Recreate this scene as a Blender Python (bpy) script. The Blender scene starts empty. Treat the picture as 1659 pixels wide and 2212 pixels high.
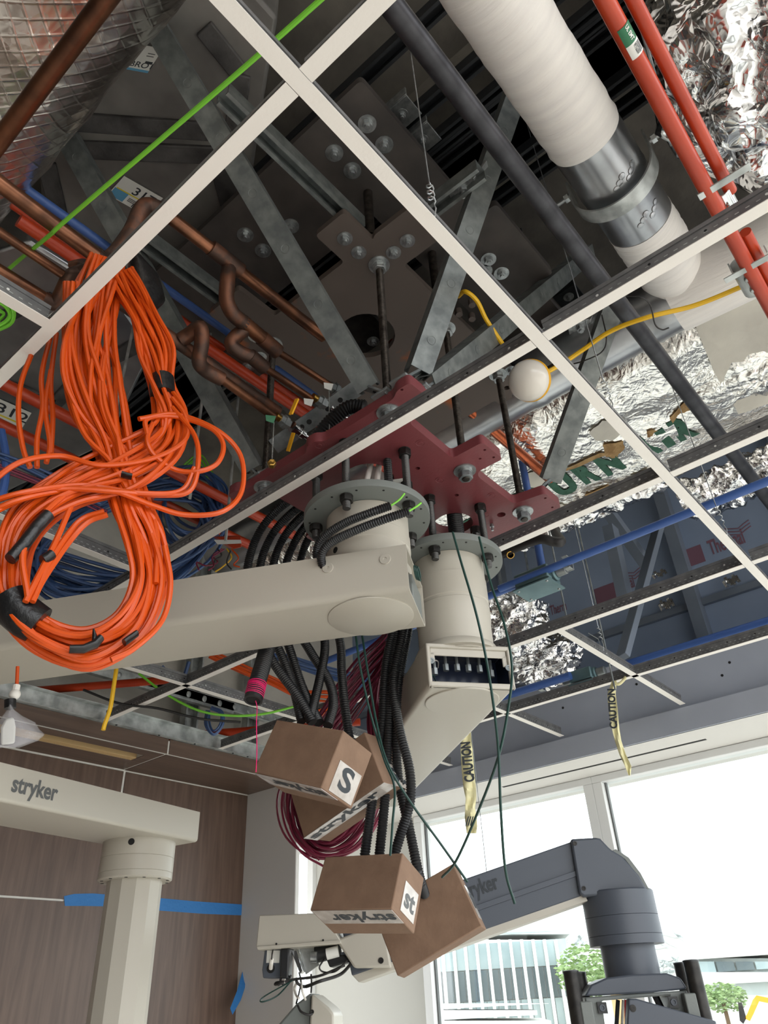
import bpy, bmesh, math, random
import numpy as np
from mathutils import Vector, Matrix
random.seed(7)
SC = bpy.context.scene
COL = SC.collection
# ---------------------------------------------------------------- camera (image frame 1659 x 2212)
F = 1597.0; CX, CY = 829.5, 1106.0
H = 1.70                                   # camera height above the floor; all builders work in heights relative to the camera
def _n(v):
    v = np.array(v, float); return v / np.linalg.norm(v)
_A = _n((1602.5, -988, -F)); _B = _n((-2334.5, -1204, -F)); _Z = _n(np.cross(_A, _B)); _B = np.cross(_Z, _A)
M = np.array([_A, _B, _Z])
cd = bpy.data.cameras.new('camera'); cam = bpy.data.objects.new('camera', cd); COL.objects.link(cam)
cd.sensor_fit = 'HORIZONTAL'; cd.sensor_width = 36.0; cd.lens = 36.0 * F / 1659.0
cd.clip_start = 0.01; cd.clip_end = 500
mw = Matrix([list(r) for r in M]).to_4x4(); mw.translation = (0, 0, H); cam.matrix_world = mw
SC.camera = cam
# ---------------------------------------------------------------- overcast sky, exposure
SC.view_settings.view_transform = 'Standard'; SC.view_settings.look = 'None'
SC.view_settings.exposure = 0.0; SC.view_settings.gamma = 1.0; SC.view_settings.use_curve_mapping = False
wd = bpy.data.worlds.new('overcast_sky'); SC.world = wd; wd.use_nodes = True
nt = wd.node_tree; nt.nodes.clear()
def nn(tree, t, **k):
    n_ = tree.nodes.new(t)
    for a, b in k.items(): setattr(n_, a, b)
    return n_
out = nn(nt, 'ShaderNodeOutputWorld'); bg = nn(nt, 'ShaderNodeBackground'); tc = nn(nt, 'ShaderNodeTexCoord')
noi = nn(nt, 'ShaderNodeTexNoise'); noi.inputs['Scale'].default_value = 2.4; noi.inputs['Detail'].default_value = 5
rmp = nn(nt, 'ShaderNodeValToRGB')
rmp.color_ramp.elements[0].position = .3; rmp.color_ramp.elements[0].color = (.72, .76, .80, 1)
rmp.color_ramp.elements[1].position = .62; rmp.color_ramp.elements[1].color = (.98, .99, 1, 1)
sep = nn(nt, 'ShaderNodeSeparateXYZ'); mr = nn(nt, 'ShaderNodeMapRange')
mr.inputs['From Min'].default_value = -.03; mr.inputs['From Max'].default_value = .02
mx = nn(nt, 'ShaderNodeMixRGB'); mx.inputs['Color1'].default_value = (.36, .34, .31, 1)
nt.links.new(tc.outputs['Generated'], noi.inputs['Vector']); nt.links.new(noi.outputs['Fac'], rmp.inputs['Fac'])
nt.links.new(tc.outputs['Generated'], sep.inputs[0]); nt.links.new(sep.outputs['Z'], mr.inputs['Value'])
nt.links.new(mr.outputs['Result'], mx.inputs['Fac']); nt.links.new(rmp.outputs['Color'], mx.inputs['Color2'])
nt.links.new(mx.outputs['Color'], bg.inputs['Color']); nt.links.new(bg.outputs[0], out.inputs[0])
bg.inputs['Strength'].default_value = 4.3
def area(name, loc, target, sx, sy, power, color):
    ld = bpy.data.lights.new(name, 'AREA'); ld.shape = 'RECTANGLE'; ld.size = sx; ld.size_y = sy; ld.energy = power; ld.color = color
    o = bpy.data.objects.new(name, ld); COL.objects.link(o); o.location = loc
    o.rotation_euler = (Vector(target) - Vector(loc)).to_track_quat('-Z', 'Y').to_euler()
    return o
# LIGHTS
# ---------------------------------------------------------------- pixel helpers: a ray through the photograph met with a real plane
def ray(x, y): return M @ np.array([(x - CX) / F, -(y - CY) / F, -1.0])
def PZ(x, y, z): r = ray(x, y); return Vector(r * (z / r[2]))
def PX(x, y, X): r = ray(x, y); return Vector(r * (X / r[0]))
def PY(x, y, Y): r = ray(x, y); return Vector(r * (Y / r[1]))
def PH(x, y, D): r = ray(x, y); return Vector(r * (D / math.hypot(r[0], r[1])))   # at horizontal distance D
def PP(x, y, p0, nrm):
    r = Vector(ray(x, y)); return r * (Vector(p0).dot(nrm) / r.dot(nrm))
def V(*a): return Vector(a)
UX, UY, UZ = V(1, 0, 0), V(0, 1, 0), V(0, 0, 1)
# ---------------------------------------------------------------- materials
def lin(c):
    return tuple(((v / 255) / 12.92 if v / 255 <= .04045 else ((v / 255 + .055) / 1.055) ** 2.4) for v in c) + (1,)
MATS = {}
def mat(name, rgb, rough=.5, metal=0., rgb2=None, vs=6., lo=.35, hi=.65, bump=0., bs=40., detail=4, stretch=None, spec=None, coat=0, trans=0, alpha=1, rvar=0, bdist=.02):
    m = bpy.data.materials.new(name); m.use_nodes = True; t = m.node_tree; b = t.nodes['Principled BSDF']
    b.inputs['Base Color'].default_value = lin(rgb); b.inputs['Roughness'].default_value = rough; b.inputs['Metallic'].default_value = metal
    if spec is not None: b.inputs['Specular IOR Level'].default_value = spec
    if coat: b.inputs['Coat Weight'].default_value = coat; b.inputs['Coat Roughness'].default_value = .15
    if trans: b.inputs['Transmission Weight'].default_value = trans
    if alpha < 1: b.inputs['Alpha'].default_value = alpha
    t_c = nn(t, 'ShaderNodeTexCoord'); mp = nn(t, 'ShaderNodeMapping'); t.links.new(t_c.outputs['Object'], mp.inputs[0])
    if stretch: mp.inputs['Scale'].default_value = stretch
    if rgb2 or rvar:
        no = nn(t, 'ShaderNodeTexNoise'); no.inputs['Scale'].default_value = vs; no.inputs['Detail'].default_value = detail
        t.links.new(mp.outputs[0], no.inputs['Vector'])
        r_ = nn(t, 'ShaderNodeValToRGB'); r_.color_ramp.elements[0].position = lo; r_.color_ramp.elements[1].position = hi
        r_.color_ramp.elements[0].color = lin(rgb); r_.color_ramp.elements[1].color = lin(rgb2 or rgb)
        t.links.new(no.outputs['Fac'], r_.inputs[0]); t.links.new(r_.outputs[0], b.inputs['Base Color'])
        if rvar:
            q = nn(t, 'ShaderNodeMapRange'); q.inputs['To Min'].default_value = max(0, rough - rvar); q.inputs['To Max'].default_value = min(1, rough + rvar)
            t.links.new(no.outputs['Fac'], q.inputs[0]); t.links.new(q.outputs[0], b.inputs['Roughness'])
    if bump:
        n2 = nn(t, 'ShaderNodeTexNoise'); n2.inputs['Scale'].default_value = bs; n2.inputs['Detail'].default_value = 5
        t.links.new(mp.outputs[0], n2.inputs['Vector'])
        bp = nn(t, 'ShaderNodeBump'); bp.inputs['Strength'].default_value = bump; bp.inputs['Distance'].default_value = bdist
        t.links.new(n2.outputs['Fac'], bp.inputs['Height']); t.links.new(bp.outputs[0], b.inputs['Normal'])
    MATS[name] = m; return m
def foil(name, rgb, rough, scrim=10., strength=.6, cs=9., metal=1.0, fold=.5, dist=.02, sw=.3):
    """aluminium facing: crumpled facets (two Voronoi sizes), soft folds and, where scrim is set, the reinforcing thread grid"""
    m = bpy.data.materials.new(name); m.use_nodes = True; t = m.node_tree; b = t.nodes['Principled BSDF']
    b.inputs['Base Color'].default_value = lin(rgb); b.inputs['Metallic'].default_value = metal; b.inputs['Roughness'].default_value = rough
    c = nn(t, 'ShaderNodeTexCoord')
    n1 = nn(t, 'ShaderNodeTexNoise'); n1.inputs['Scale'].default_value = cs * .7; n1.inputs['Detail'].default_value = 3; n1.inputs['Distortion'].default_value = .8
    t.links.new(c.outputs['Object'], n1.inputs['Vector'])
    ad = nn(t, 'ShaderNodeVectorMath', operation='ADD'); sc_ = nn(t, 'ShaderNodeVectorMath', operation='SCALE'); sc_.inputs['Scale'].default_value = .10
    t.links.new(c.outputs['Object'], ad.inputs[0]); t.links.new(n1.outputs['Color'], sc_.inputs[0]); t.links.new(sc_.outputs[0], ad.inputs[1])
    v1 = nn(t, 'ShaderNodeTexVoronoi'); v1.inputs['Scale'].default_value = cs; v2 = nn(t, 'ShaderNodeTexVoronoi'); v2.inputs['Scale'].default_value = cs * 2.9
    for v in (v1, v2): t.links.new(ad.outputs[0], v.inputs['Vector'])
    h = nn(t, 'ShaderNodeMath', operation='MULTIPLY_ADD'); h.inputs[1].default_value = .35; t.links.new(v2.outputs['Distance'], h.inputs[0]); t.links.new(v1.outputs['Distance'], h.inputs[2])
    h2 = nn(t, 'ShaderNodeMath', operation='MULTIPLY_ADD'); h2.inputs[1].default_value = fold; t.links.new(n1.outputs['Fac'], h2.inputs[0]); t.links.new(h.outputs[0], h2.inputs[2]); last = h2.outputs[0]
    if scrim:
        for rot in (.78, -.78):
            mp = nn(t, 'ShaderNodeMapping'); mp.inputs['Rotation'].default_value = (0, 0, rot); t.links.new(c.outputs['Object'], mp.inputs[0])
            w = nn(t, 'ShaderNodeTexWave'); w.inputs['Scale'].default_value = scrim; w.inputs['Distortion'].default_value = .4; t.links.new(mp.outputs[0], w.inputs['Vector'])
            p = nn(t, 'ShaderNodeMath', operation='POWER'); p.inputs[1].default_value = 16; t.links.new(w.outputs['Fac'], p.inputs[0])
            a2 = nn(t, 'ShaderNodeMath', operation='MULTIPLY_ADD'); a2.inputs[1].default_value = sw; t.links.new(p.outputs[0], a2.inputs[0]); t.links.new(last, a2.inputs[2]); last = a2.outputs[0]
    bp = nn(t, 'ShaderNodeBump'); bp.inputs['Strength'].default_value = strength; bp.inputs['Distance'].default_value = dist
    t.links.new(last, bp.inputs['Height']); t.links.new(bp.outputs[0], b.inputs['Normal'])
    MATS[name] = m; return m
def wood(name, c1, c2, axis):
    m = bpy.data.materials.new(name); m.use_nodes = True; t = m.node_tree; b = t.nodes['Principled BSDF']; b.inputs['Roughness'].default_value = .38
    c = nn(t, 'ShaderNodeTexCoord'); mp = nn(t, 'ShaderNodeMapping'); t.links.new(c.outputs['Object'], mp.inputs[0]); mp.inputs['Scale'].default_value = axis
    n1 = nn(t, 'ShaderNodeTexNoise'); n1.inputs['Scale'].default_value = 3.0; n1.inputs['Detail'].default_value = 8; n1.inputs['Distortion'].default_value = .6
    t.links.new(mp.outputs[0], n1.inputs['Vector'])
    r_ = nn(t, 'ShaderNodeValToRGB'); r_.color_ramp.elements[0].position = .32; r_.color_ramp.elements[1].position = .68
    r_.color_ramp.elements[0].color = lin(c1); r_.color_ramp.elements[1].color = lin(c2)
    t.links.new(n1.outputs['Fac'], r_.inputs[0]); t.links.new(r_.outputs[0], b.inputs['Base Color']); MATS[name] = m; return m
mat('tee_white', (236, 231, 224), .42, bump=.03, bs=160)
mat('tee_web', (128, 128, 128), .4, .35, (104, 104, 106), 30)
mat('hole_dark', (22, 22, 22), .8)
mat('hole_light', (214, 214, 210), .6)
mat('red_paint', (120, 58, 62), .42, rgb2=(110, 52, 56), vs=5, bump=.04, bs=120)
mat('arm_paint', (184, 179, 167), .40, bump=.035, bs=420, bdist=.004)
mat('arm_paint_backlit', (76, 82, 92), .45)  # arm paint darkened in colour for the spring arm's backlit look
mat('grey_flange', (116, 121, 118), .5, bump=.03, bs=200)
mat('zinc', (188, 192, 192), .28, .75, (150, 154, 156), 60)
mat('galv', (150, 155, 155), .42, .5, (104, 110, 112), 22, rvar=.12)
mat('galv_bright', (204, 208, 206), .38, .45, (150, 154, 152), 18, rvar=.12)
mat('galv_dark', (70, 74, 76), .5, .7, (50, 53, 56), 14)
mat('strut_grey', (126, 131, 129), .44, .45, (98, 103, 103), 30, stretch=(1, 1, 1), rvar=.1)
mat('black_oxide', (58, 56, 54), .45, .6, (40, 39, 38), 40)
mat('thread_steel', (84, 78, 72), .42, .75, (50, 44, 40), 60)
mat('thread_grey', (92, 92, 92), .4, .8)
mat('dark_steel', (82, 76, 72), .6, .2, (60, 56, 54), 7)
mat('rusty_steel', (90, 80, 74), .7, .15, (150, 82, 36), 6, .61, .70)
mat('copper', (142, 94, 68), .32, .8, (88, 60, 46), 14, rvar=.12)
mat('copper_bright', (190, 100, 66), .25, 1.0, (150, 78, 50), 8)
mat('copper_dark', (78, 60, 52), .5, .7, (112, 74, 56), 22, .45, .6)
mat('brass', (190, 150, 78), .28, 1.0)
mat('chrome', (220, 222, 222), .1, 1.0)
mat('orange_cable', (204, 76, 10), .36)
mat('orange_pipe', (180, 60, 24), .35, rgb2=(166, 50, 18), vs=9)
mat('blue_cable', (58, 84, 128), .42)
mat('blue_pipe', (66, 98, 162), .35)
mat('red_cable', (118, 32, 58), .42)
mat('green_wire', (124, 206, 60), .45)
mat('dark_green_wire', (26, 62, 56), .4)
mat('yellow_wire', (226, 178, 30), .45)
mat('pink_cord', (232, 24, 110), .6)
mat('black_plastic', (30, 31, 33), .42)
mat('black_tape', (24, 24, 25), .34, bump=.25, bs=60, bdist=.01)
mat('black_pipe', (66, 66, 70), .40, .45, (40, 40, 44), 20, rvar=.1)
mat('black_wire', (38, 36, 36), .5)
mat('white_jacket', (240, 236, 230), .75, rgb2=(228, 224, 220), vs=3, bump=.6, bs=9, bdist=.006, stretch=(11, 1, 1))
mat('white_cord', (226, 222, 214), .5)
foil('foil', (225, 223, 220), .2)
foil('foil_warm', (244, 236, 228), .24, 11, .40, 7, 1.0, .8, .02, .07)
foil('foil_loose', (240, 240, 240), .13, 0, .9, 9, 1.0, .6, .03)
foil('foil_right', (246, 244, 238), .22, 12, .42, 15, 1.0, .8, .02, .035)
mat('plastic_film', (225, 225, 230), .12, trans=.0, alpha=.26, bump=.9, bs=11)
mat('duct_sheet', (140, 137, 133), .46, .4, (104, 101, 98), 4, rvar=.1)
mat('duct_sealant', (84, 82, 81), .7, rgb2=(50, 48, 48), vs=12, bump=.3, bs=30)
mat('sheet_bright', (190, 192, 194), .28, .9, (150, 152, 156), 5, bump=.05, bs=14)
mat('concrete', (128, 123, 114), .85, rgb2=(100, 96, 90), vs=5, bump=.15, bs=30)
mat('concrete_light', (206, 202, 192), .85, rgb2=(186, 182, 174), vs=4, bump=.1, bs=30)
mat('deck_dark', (52, 55, 58), .55, .4, (40, 42, 46), 6)
mat('gypsum', (172, 178, 190), .8, rgb2=(162, 168, 180), vs=3)
mat('white_wall', (214, 212, 208), .75)
mat('rear_light_block', (52, 50, 48), .8)  # kept dark so the added wall sends little light forward
mat('window_pier', (188, 188, 182), .75)
mat('panel_blue_light', (150, 166, 190), .7, rgb2=(136, 152, 176), vs=2)  # boards lightened and blued in colour for the plenum's bluish light
mat('beam_grey', (128, 138, 152), .6, .1, (112, 122, 136), 4)
wood('wood_wall', (108, 87, 75), (86, 68, 59), (14, 14, .9))
wood('wood_soffit', (104, 84, 72), (84, 67, 58), (.9, 14, 14))
mat('seam_white', (224, 222, 216), .6)
mat('blond_wood', (196, 164, 116), .6)
mat('blue_tape', (44, 116, 182), .6, bump=.2, bs=50)
mat('cardboard', (134, 107, 87), .8, rgb2=(124, 98, 79), vs=20, bump=.08, bs=90)
mat('box_tape', (172, 164, 156), .14, rgb2=(200, 194, 188), vs=24, bump=.35, bs=22, bdist=.006)
mat('print_dark', (44, 50, 56), .5)
mat('print_grey', (92, 94, 94), .5)
mat('label_white', (226, 226, 220), .6)
mat('label_blue', (96, 160, 196), .6)
mat('label_yellow', (220, 200, 60), .6)
mat('print_red', (196, 44, 52), .6)
mat('print_maroon', (128, 92, 106), .7)
mat('print_green', (44, 84, 66), .8, rgb2=(60, 100, 84), vs=30)
mat('kraft', (168, 138, 94), .9, rgb2=(138, 108, 70), vs=24, bump=.5, bs=50)
mat('mastic', (206, 202, 190), .8, rgb2=(190, 186, 176), vs=6, bump=.15, bs=16)
mat('sticker_green', (36, 108, 72), .5)
mat('caution', (238, 232, 184), .5, rgb2=(230, 223, 172), vs=10, bump=.2, bs=20)
mat('globe', (226, 220, 210), .22, spec=.6, coat=.3)
mat('globe_rim', (226, 166, 26), .45)
mat('floor_bounce', (234, 228, 218), .5, rgb2=(228, 222, 212), vs=3)  # near-white so the unseen floor bounces more light upward
mat('frame_alu', (176, 180, 182), .38, .5)
mat('frame_white', (224, 226, 226), .5)
mat('facade_glass', (140, 158, 160), .15, .3, (186, 200, 200), .35)
mat('facade_dark', (86, 98, 102), .3, .2, (110, 122, 124), .3)
mat('facade_white', (232, 232, 228), .8)
mat('facade_panel', (188, 196, 194), .7)
mat('leaf', (150, 172, 118), .8, rgb2=(116, 144, 92), vs=5)  # greens lightened to carry the outdoor haze
mat('bark', (110, 90, 70), .9)
mat('excavator', (232, 160, 40), .5)
mat('ground', (176, 172, 166), .9, rgb2=(160, 156, 150), vs=.1)
mat('navy_lining', (38, 46, 66), .25)  # navy of the lining that darkens the boom opening
g_ = bpy.data.materials.new('window_glass'); g_.use_nodes = True; _t = g_.node_tree
for n__ in list(_t.nodes): _t.nodes.remove(n__)
_o = nn(_t, 'ShaderNodeOutputMaterial'); _m = nn(_t, 'ShaderNodeMixShader'); _tr = nn(_t, 'ShaderNodeBsdfTransparent'); _g = nn(_t, 'ShaderNodeBsdfGlossy')
_g.inputs['Roughness'].default_value = .02; _m.inputs[0].default_value = .06; _tr.inputs[0].default_value = (.93, .96, .96, 1)
_t.links.new(_tr.outputs[0], _m.inputs[1]); _t.links.new(_g.outputs[0], _m.inputs[2]); _t.links.new(_m.outputs[0], _o.inputs[0]); MATS['window_glass'] = g_
# ---------------------------------------------------------------- mesh builder
def perp(d):
    d = d.normalized(); a = UZ if abs(d.z) < .9 else UX
    u = d.cross(a).normalized(); return u, d.cross(u).normalized()
class MB:
    def __init__(s): s.v = []; s.f = []
    def add(s, vs, fs):
        o = len(s.v); s.v += [Vector(p) for p in vs]; s.f += [tuple(i + o for i in q) for q in fs]; return s
    def obox(s, c, a, b, d):                       # centre and three half axes
        c, a, b, d = Vector(c), Vector(a), Vector(b), Vector(d)
        vs = [c + a * i + b * j + d * k for k in (-1, 1) for j in (-1, 1) for i in (-1, 1)]
        fs = [(0, 2, 3, 1), (4, 5, 7, 6), (0, 1, 5, 4), (2, 6, 7, 3), (0, 4, 6, 2), (1, 3, 7, 5)]
        if a.cross(b).dot(d) < 0: fs = [q[::-1] for q in fs]
        return s.add(vs, fs)
    def box(s, x0, x1, y0, y1, z0, z1):
        return s.obox(((x0 + x1) / 2, (y0 + y1) / 2, (z0 + z1) / 2), (abs(x1 - x0) / 2, 0, 0), (0, abs(y1 - y0) / 2, 0), (0, 0, abs(z1 - z0) / 2))
    def beam(s, p0, p1, w, h, up=UZ):
        p0, p1 = Vector(p0), Vector(p1); d = p1 - p0; u = d.normalized(); sd = u.cross(up)
        if sd.length < 1e-4: sd = perp(u)[0]
        sd.normalize(); uu = sd.cross(u)
        return s.obox((p0 + p1) / 2, d / 2, sd * (w / 2), uu * (h / 2))
    def cyl(s, p0, p1, r0, r1=None, n=16, caps=True, rot=0):
        p0, p1 = Vector(p0), Vector(p1); r1 = r0 if r1 is None else r1; u, w = perp(p1 - p0)
        vs = []
        for p, r in ((p0, r0), (p1, r1)):
            for i in range(n):
                a = 2 * math.pi * i / n + rot; vs.append(p + u * (math.cos(a) * r) + w * (math.sin(a) * r))
        fs = [(i, (i + 1) % n, n + (i + 1) % n, n + i) for i in range(n)]
        if caps: fs += [tuple(range(n))[::-1], tuple(range(n, 2 * n))]
        return s.add(vs, fs)
    def lathe(s, prof, c, axis=UZ, n=32):          # prof: list of (r, h) along axis from c
        c = Vector(c); axis = Vector(axis).normalized(); u, w = perp(axis); vs = []
        for r, h in prof:
            for i in range(n):
                a = 2 * math.pi * i / n; vs.append(c + axis * h + u * (math.cos(a) * r) + w * (math.sin(a) * r))
        fs = []
        for k in range(len(prof) - 1):
            for i in range(n): fs.append((k * n + i, k * n + (i + 1) % n, (k + 1) * n + (i + 1) % n, (k + 1) * n + i))
        if prof[0][0] > 1e-5: fs.append(tuple(range(n))[::-1])
        if prof[-1][0] > 1e-5: fs.append(tuple(range((len(prof) - 1) * n, len(prof) * n)))
        return s.add(vs, fs)
    def tube(s, pts, r, n=8, caps=True, rib=0, pitch=.004):
        pts = [Vector(p) for p in pts]
        if rib:                                      # resample into rings that alternate in radius
            out_ = []; acc = 0
            for a, b in zip(pts[:-1], pts[1:]):
                L = (b - a).length
                while acc < L: out_.append(a.lerp(b, acc / L)); acc += pitch / 2
                acc -= L
            pts = out_
        k = len(pts); rr = r if isinstance(r, (list, tuple)) else [r] * k
        if rib: rr = [r + (rib if (i // 1) % 2 else 0) for i in range(k)]
        t0 = (pts[1] - pts[0]).normalized(); u, w = perp(t0); vs = []
        for i in range(k):
            t = (pts[min(i + 1, k - 1)] - pts[max(i - 1, 0)])
            if t.length < 1e-9: t = t0
            t.normalize(); u = (u - t * u.dot(t)); u = u.normalized() if u.length > 1e-6 else perp(t)[0]; w = t.cross(u); t0 = t
            for j in range(n):
                a = 2 * math.pi * j / n; vs.append(pts[i] + u * (math.cos(a) * rr[i]) + w * (math.sin(a) * rr[i]))
        fs = [(i * n + j, i * n + (j + 1) % n, (i + 1) * n + (j + 1) % n, (i + 1) * n + j) for i in range(k - 1) for j in range(n)]
        if caps: fs += [tuple(range(n))[::-1], tuple(range((k - 1) * n, k * n))]
        return s.add(vs, fs)
    def prism(s, poly, vec):
        poly = [Vector(p) for p in poly]; vec = Vector(vec); n = len(poly)
        nrm = Vector((0, 0, 0))
        for i in range(n): nrm += poly[i].cross(poly[(i + 1) % n])
        if nrm.dot(vec) < 0: poly = poly[::-1]
        vs = poly + [p + vec for p in poly]
        fs = [tuple(range(n))[::-1], tuple(range(n, 2 * n))] + [(i, (i + 1) % n, n + (i + 1) % n, n + i) for i in range(n)]
        return s.add(vs, fs)
    def quad(s, a, b, c, d): return s.add([a, b, c, d], [(0, 1, 2, 3)])
    def sphere(s, c, rx, ry=None, rz=None, n=16, m=10, ax=None):
        ry = ry or rx; rz = rz or rx; c = Vector(c); ax = ax or (UX, UY, UZ); vs = [c - ax[2] * rz]
        for i in range(1, m):
            ph = -math.pi / 2 + math.pi * i / m
            for j in range(n):
                a = 2 * math.pi * j / n; vs.append(c + ax[0] * (rx * math.cos(ph) * math.cos(a)) + ax[1] * (ry * math.cos(ph) * math.sin(a)) + ax[2] * (rz * math.sin(ph)))
        vs.append(c + ax[2] * rz); e = len(vs) - 1
        fs = [(0, 1 + (j + 1) % n, 1 + j) for j in range(n)]
        for i in range(m - 2): fs += [(1 + i * n + j, 1 + i * n + (j + 1) % n, 1 + (i + 1) * n + (j + 1) % n, 1 + (i + 1) * n + j) for j in range(n)]
        fs += [(1 + (m - 2) * n + j, 1 + (m - 2) * n + (j + 1) % n, e) for j in range(n)]
        return s.add(vs, fs)
    def build(s, name, material, parent=None, smooth=35, bevel=0, origin=None):
        if parent is not None: o = ORG[parent.name]
        elif origin is not None: o = Vector(origin)
        else:
            a = Vector((min(p.x for p in s.v), min(p.y for p in s.v), min(p.z for p in s.v))); b = Vector((max(p.x for p in s.v), max(p.y for p in s.v), max(p.z for p in s.v))); o = (a + b) / 2
        me = bpy.data.meshes.new(name); me.from_pydata([p - o for p in s.v], [], s.f); me.update()
        me.materials.append(MATS[material])
        if smooth:
            me.polygons.foreach_set('use_smooth', [True] * len(me.polygons)); me.set_sharp_from_angle(angle=math.radians(smooth))
        ob = bpy.data.objects.new(name, me); COL.objects.link(ob)
        if parent is not None: ob.parent = parent
        else: ob.location = o + V(0, 0, H)
        ORG[ob.name] = o
        if bevel:
            md = ob.modifiers.new('bevel', 'BEVEL'); md.width = bevel; md.segments = 2; md.limit_method = 'ANGLE'; md.angle_limit = math.radians(40)
        return ob
ORG = {}
def thing(name, p, label, cat, group=None):
    o = bpy.data.objects.new(name, None); COL.objects.link(o); p = Vector(p); o.location = p + V(0, 0, H); o.empty_display_size = .05
    ORG[o.name] = p; return tag(o, label, cat, group)
def tag(o, label, cat, group=None):
    o['label'] = label; o['category'] = cat
    if group: o['group'] = group
    return o
def struct(o, label=None):
    o['kind'] = 'structure'
    if label: o['label'] = label
    return o
def smoothp(pts, k=8):                               # Catmull-Rom
    P = [Vector(p) for p in pts]; P = [P[0] * 2 - P[1]] + P + [P[-1] * 2 - P[-2]]; o = []
    for i in range(1, len(P) - 2):
        for j in range(k):
            t = j / k; a, b, c, d = P[i - 1:i + 3]
            o.append(.5 * ((2 * b) + (c - a) * t + (2 * a - 5 * b + 4 * c - d) * t * t + (3 * b - a - 3 * c + d) * t ** 3))
    o.append(P[-2]); return o
def hexa(mb, p, axis, r, h):
    axis = Vector(axis).normalized(); p = Vector(p); mb.cyl(p, p + axis * h, r, n=6)
_tc = {}
def glyphs(text, bold=.0, shear=0):
    key = (text, bold, shear)
    if key not in _tc:
        cu = bpy.data.curves.new('lettering', 'FONT'); cu.body = text; cu.size = 1; cu.offset = bold; cu.shear = shear; cu.resolution_u = 4
        ob = bpy.data.objects.new('lettering', cu); COL.objects.link(ob); bpy.context.view_layer.update()
        me = ob.to_mesh(); vs = [v.co.copy() for v in me.vertices]; fs = [tuple(p.vertices) for p in me.polygons]; ob.to_mesh_clear()
        bpy.data.objects.remove(ob); bpy.data.curves.remove(cu); _tc[key] = (vs, fs)
    return _tc[key]
def lettering(mb, text, o, u, v, height, width=None, bold=.0, off=.0006, shear=0, wrap=None):
    """flat print: text laid from o along u, upright along v; off lifts it off the surface along u x v"""
    vs, fs = glyphs(text, bold, shear); u = Vector(u).normalized(); v = Vector(v).normalized(); nrm = u.cross(v).normalized()
    x0 = min(p.x for p in vs); x1 = max(p.x for p in vs); y0 = min(p.y for p in vs); y1 = max(p.y for p in vs)
    k = height / (y1 - y0); kx = k if not width else width / (x1 - x0)
    def m_(p):
        a, b = (p.x - x0) * kx, (p.y - y0) * k
        return (wrap(a, b) if wrap else Vector(o) + u * a + v * b + nrm * off)
    mb.add([m_(p) for p in vs], fs); return (x1 - x0) * kx
def strut_profile(w=.041, h=.041, t=.003, lip=.0095):
    # C channel, open towards +y, x across; returned as closed outline
    a = w / 2
    return [(-a, 0), (a, 0), (a, h), (a - lip, h), (a - lip, h - .007), (a - lip + .0025, h - .007), (a - lip + .0025, h - t), (a - t, h - t), (a - t, t), (-a + t, t), (-a + t, h - t), (-a + lip - .0025, h - t), (-a + lip - .0025, h - .007), (-a + lip, h - .007), (-a + lip, h), (-a, h)]
def strut(name, p0, p1, opened, label, group=None, parent=None, mat_='strut_grey', knock=0, w=.041, h=.041, cat='strut'):
    p0, p1 = Vector(p0), Vector(p1); d = (p1 - p0).normalized(); y = Vector(opened); y = (y - d * y.dot(d)).normalized(); x = y.cross(d)
    prof = strut_profile(w, h); mb = MB()
    mb.prism([p0 + x * a + y * (b - h / 2) for a, b in prof], p1 - p0)
    if parent is None and knock:
        t = thing(name, p0, label, cat, group); mb.build('channel', mat_, t, 30)
        L = (p1 - p0).length; k = max(2, int(L / knock)); 
        for i in range(k):
            c = p0 + d * (L * (i + .5) / k) - y * (h / 2); m2 = MB(); m2.lathe([(.0118, 0), (.0118, .0010), (.0098, .0010), (.0092, .0003), (.0001, .0003)], c, -y, 18); m2.build('knockout', mat_, t)
        return t
    o = mb.build(name, mat_, parent, 30)
    if parent is None: tag(o, label, cat, group)
    return o
def bolt(parent, p, r=.011, axis=(0, 0, -1), name='bolt', mat_='zinc', stub=.006, rot=.3):
    p = Vector(p); axis = Vector(axis).normalized(); mb = MB()
    mb.lathe([(r * 1.9, 0), (r * 1.9, r * .18), (r * 1.15, r * .18), (r * 1.15, r * .35)], p, axis, 24)
    mb.cyl(p + axis * (r * .3), p + axis * (r * 1.2), r, n=6, rot=rot); mb.cyl(p + axis * (r * 1.2), p + axis * (r * 1.2 + stub), r * .55, n=10)
    return mb.build(name, mat_, parent, 30)
# ================================================================ SETTING
G = 1.035                                            # underside of the ceiling grid, above the camera
b = MB(); b.box(-4.5, 3.9, -4.5, 3.9, -1.85, -1.70); struct(b.build('floor', 'floor_bounce'), 'floor of the unfinished room, whitened to bounce light')
WY = 3.14                                            # wood wall
# ---- wood clad wall: panels with white reveals between them
b = MB(); b.box(-3.5, 2.64, WY + .004, WY + .14, -1.7, 1.0); wl = struct(b.build('wall_left', 'seam_white'), 'wood panelled wall with white reveals')
xs = [-3.2, -.5, 1.905, 2.64]; zs = [-1.69, -.85, .425, .967]
for i in range(3):
    for j in range(3):
        x0, x1 = xs[i] + .006, xs[i + 1] - (.006 if i < 2 else 0); z0, z1 = zs[j] + .004, zs[j + 1] - .004
        b = MB(); b.box(x0, x1, WY, WY + .004, z0, z1); b.build('wood_panel', 'wood_wall', wl, bevel=.0008)
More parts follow.
